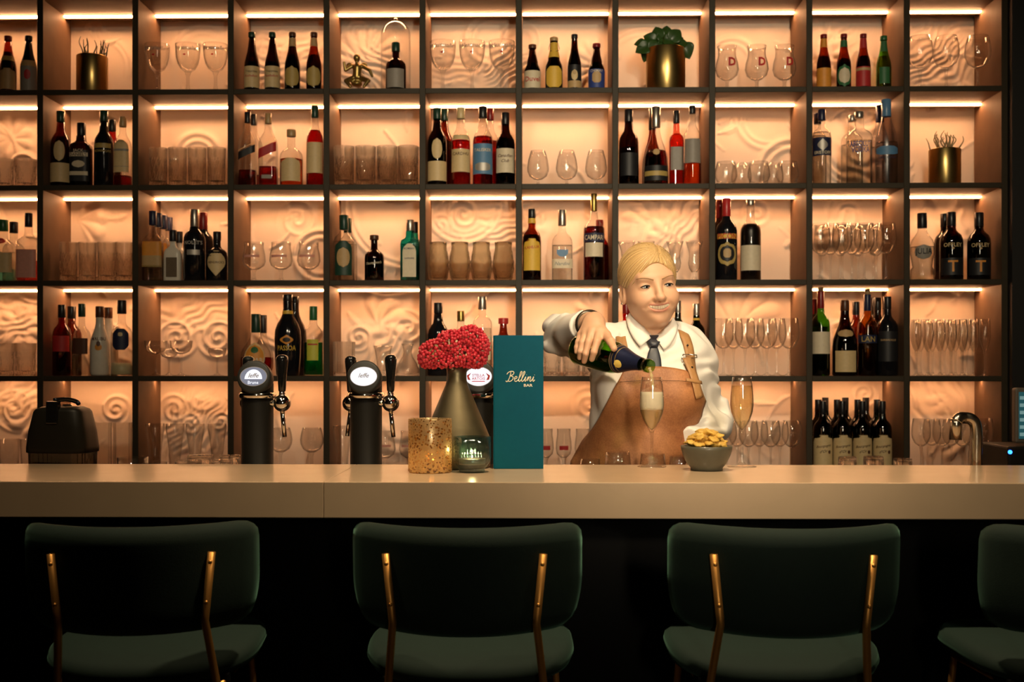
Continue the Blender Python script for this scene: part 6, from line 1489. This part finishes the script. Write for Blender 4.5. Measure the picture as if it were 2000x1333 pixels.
# trousers and shoes
def trousers(p):
    d = ell(p, HI+A([0, 0, -.03]), (.185, .133, .16))
    for s in (-1, 1):
        hp = HI+A([s*.09, 0, -.05]); kn = A([HI[0]+s*.10, 3.19, .48]); an = A([HI[0]+s*.10, 3.22, .09]); d = smin(d, chain(p, [hp, kn, an], [.098, .072, .060]), .05)
    return np.maximum(np.maximum(d, .06-p[:, 2]), p[:, 2]-1.02)
V, Fc = surface_nets(trousers, (HI[0]-.24, 3.0, .03), (HI[0]+.24, 3.36, 1.04), .010); pob('trousers', V, Fc, mat('black_cloth', (.012, .012, .014), .85))
for s in (-1, 1):
    c_ = A([HI[0]+s*.10, 3.17, .0])
    def shoe(p): return np.maximum(smin(ell(p, c_+A([0, -.03, .035]), (.045, .11, .045)), ell(p, c_+A([0, .05, .05]), (.040, .05, .06)), .03), .002-p[:, 2])
    V, Fc = surface_nets(shoe, c_-A([.06, .16, .004]), c_+A([.06, .12, .13]), .008); V[:, 2] = np.maximum(V[:, 2], .001); pob('shoe', V, Fc, blackgloss_m)

# champagne bottle held in the hand
PROFS['champ'] = [(0, 0), (0, .62), (.006, .86), (.02, .97), (.035, 1), (.44, 1), (.52, .955), (.60, .82), (.68, .65), (.76, .50), (.84, .40), (.92, .345), (.935, .345), (.94, .41), (.985, .41), (1, .37)]
t = thing('champagne_bottle', 'green champagne bottle with navy foil held by the bartender', 'bottle', tuple(B0))
t.rotation_mode = 'QUATERNION'
zax = Vector(bax); yax = (Vector((0, 1, .35))-zax*zax.dot(Vector((0, 1, .35)))).normalized(); xax = yax.cross(zax)
t.rotation_quaternion = Matrix((xax, yax, zax)).transposed().to_quaternion()
ob('body', lathe('body', [(q*BR, z*BL) for z, q in PROFS['champ']], 40), glass('champagne_green', (.33, .60, .12), .35, .02), t)
ob('liquid', lathe('liquid', [(max(0, q*BR-.003), max(.004, z*BL)) for z, q in PROFS['champ'] if z < .62]+[(0, .62*BL)], 40), glass('champagne_in_green', (.74, .82, .36), .6, .05, .2), t)
ob('foil', lathe('foil', [(prof_r('champ', z)*BR+.0007, z*BL) for z in np.linspace(.58, .885, 12)], 40), mat('navy_foil', (.020, .026, .070), .33, .5, .12, 120, bump=.2, bscale=200), t)
for za in (.585, .605, .64): ob('foil_band', lathe('foil_band', [(prof_r('champ', z)*BR+.0012, z*BL) for z in (za, za+.008)], 40), mat('foil_gold', (.50, .36, .14), .35, .7), t)
ob('gold_seal', patch('gold_seal', 'champ', BR, BL, .635, .715, .36, 'oval', eps=.0016), mat('seal_yellow', (.85, .62, .14), .4), t)
ob('label', patch('label', 'champ', BR, BL, .10, .40, .75, 'rect', eps=.0006), mat('gold_label', (.62, .40, .12), .4, .3, .15, 90), t, (0, 0, 0), (0, 0, 2.2))
ob('back_label', patch('back_label', 'champ', BR, BL, .10, .36, .55, 'rect', eps=.0006), mat('cream_label', (.75, .55, .22), .5), t, (0, 0, 0), (0, 0, -1.25))
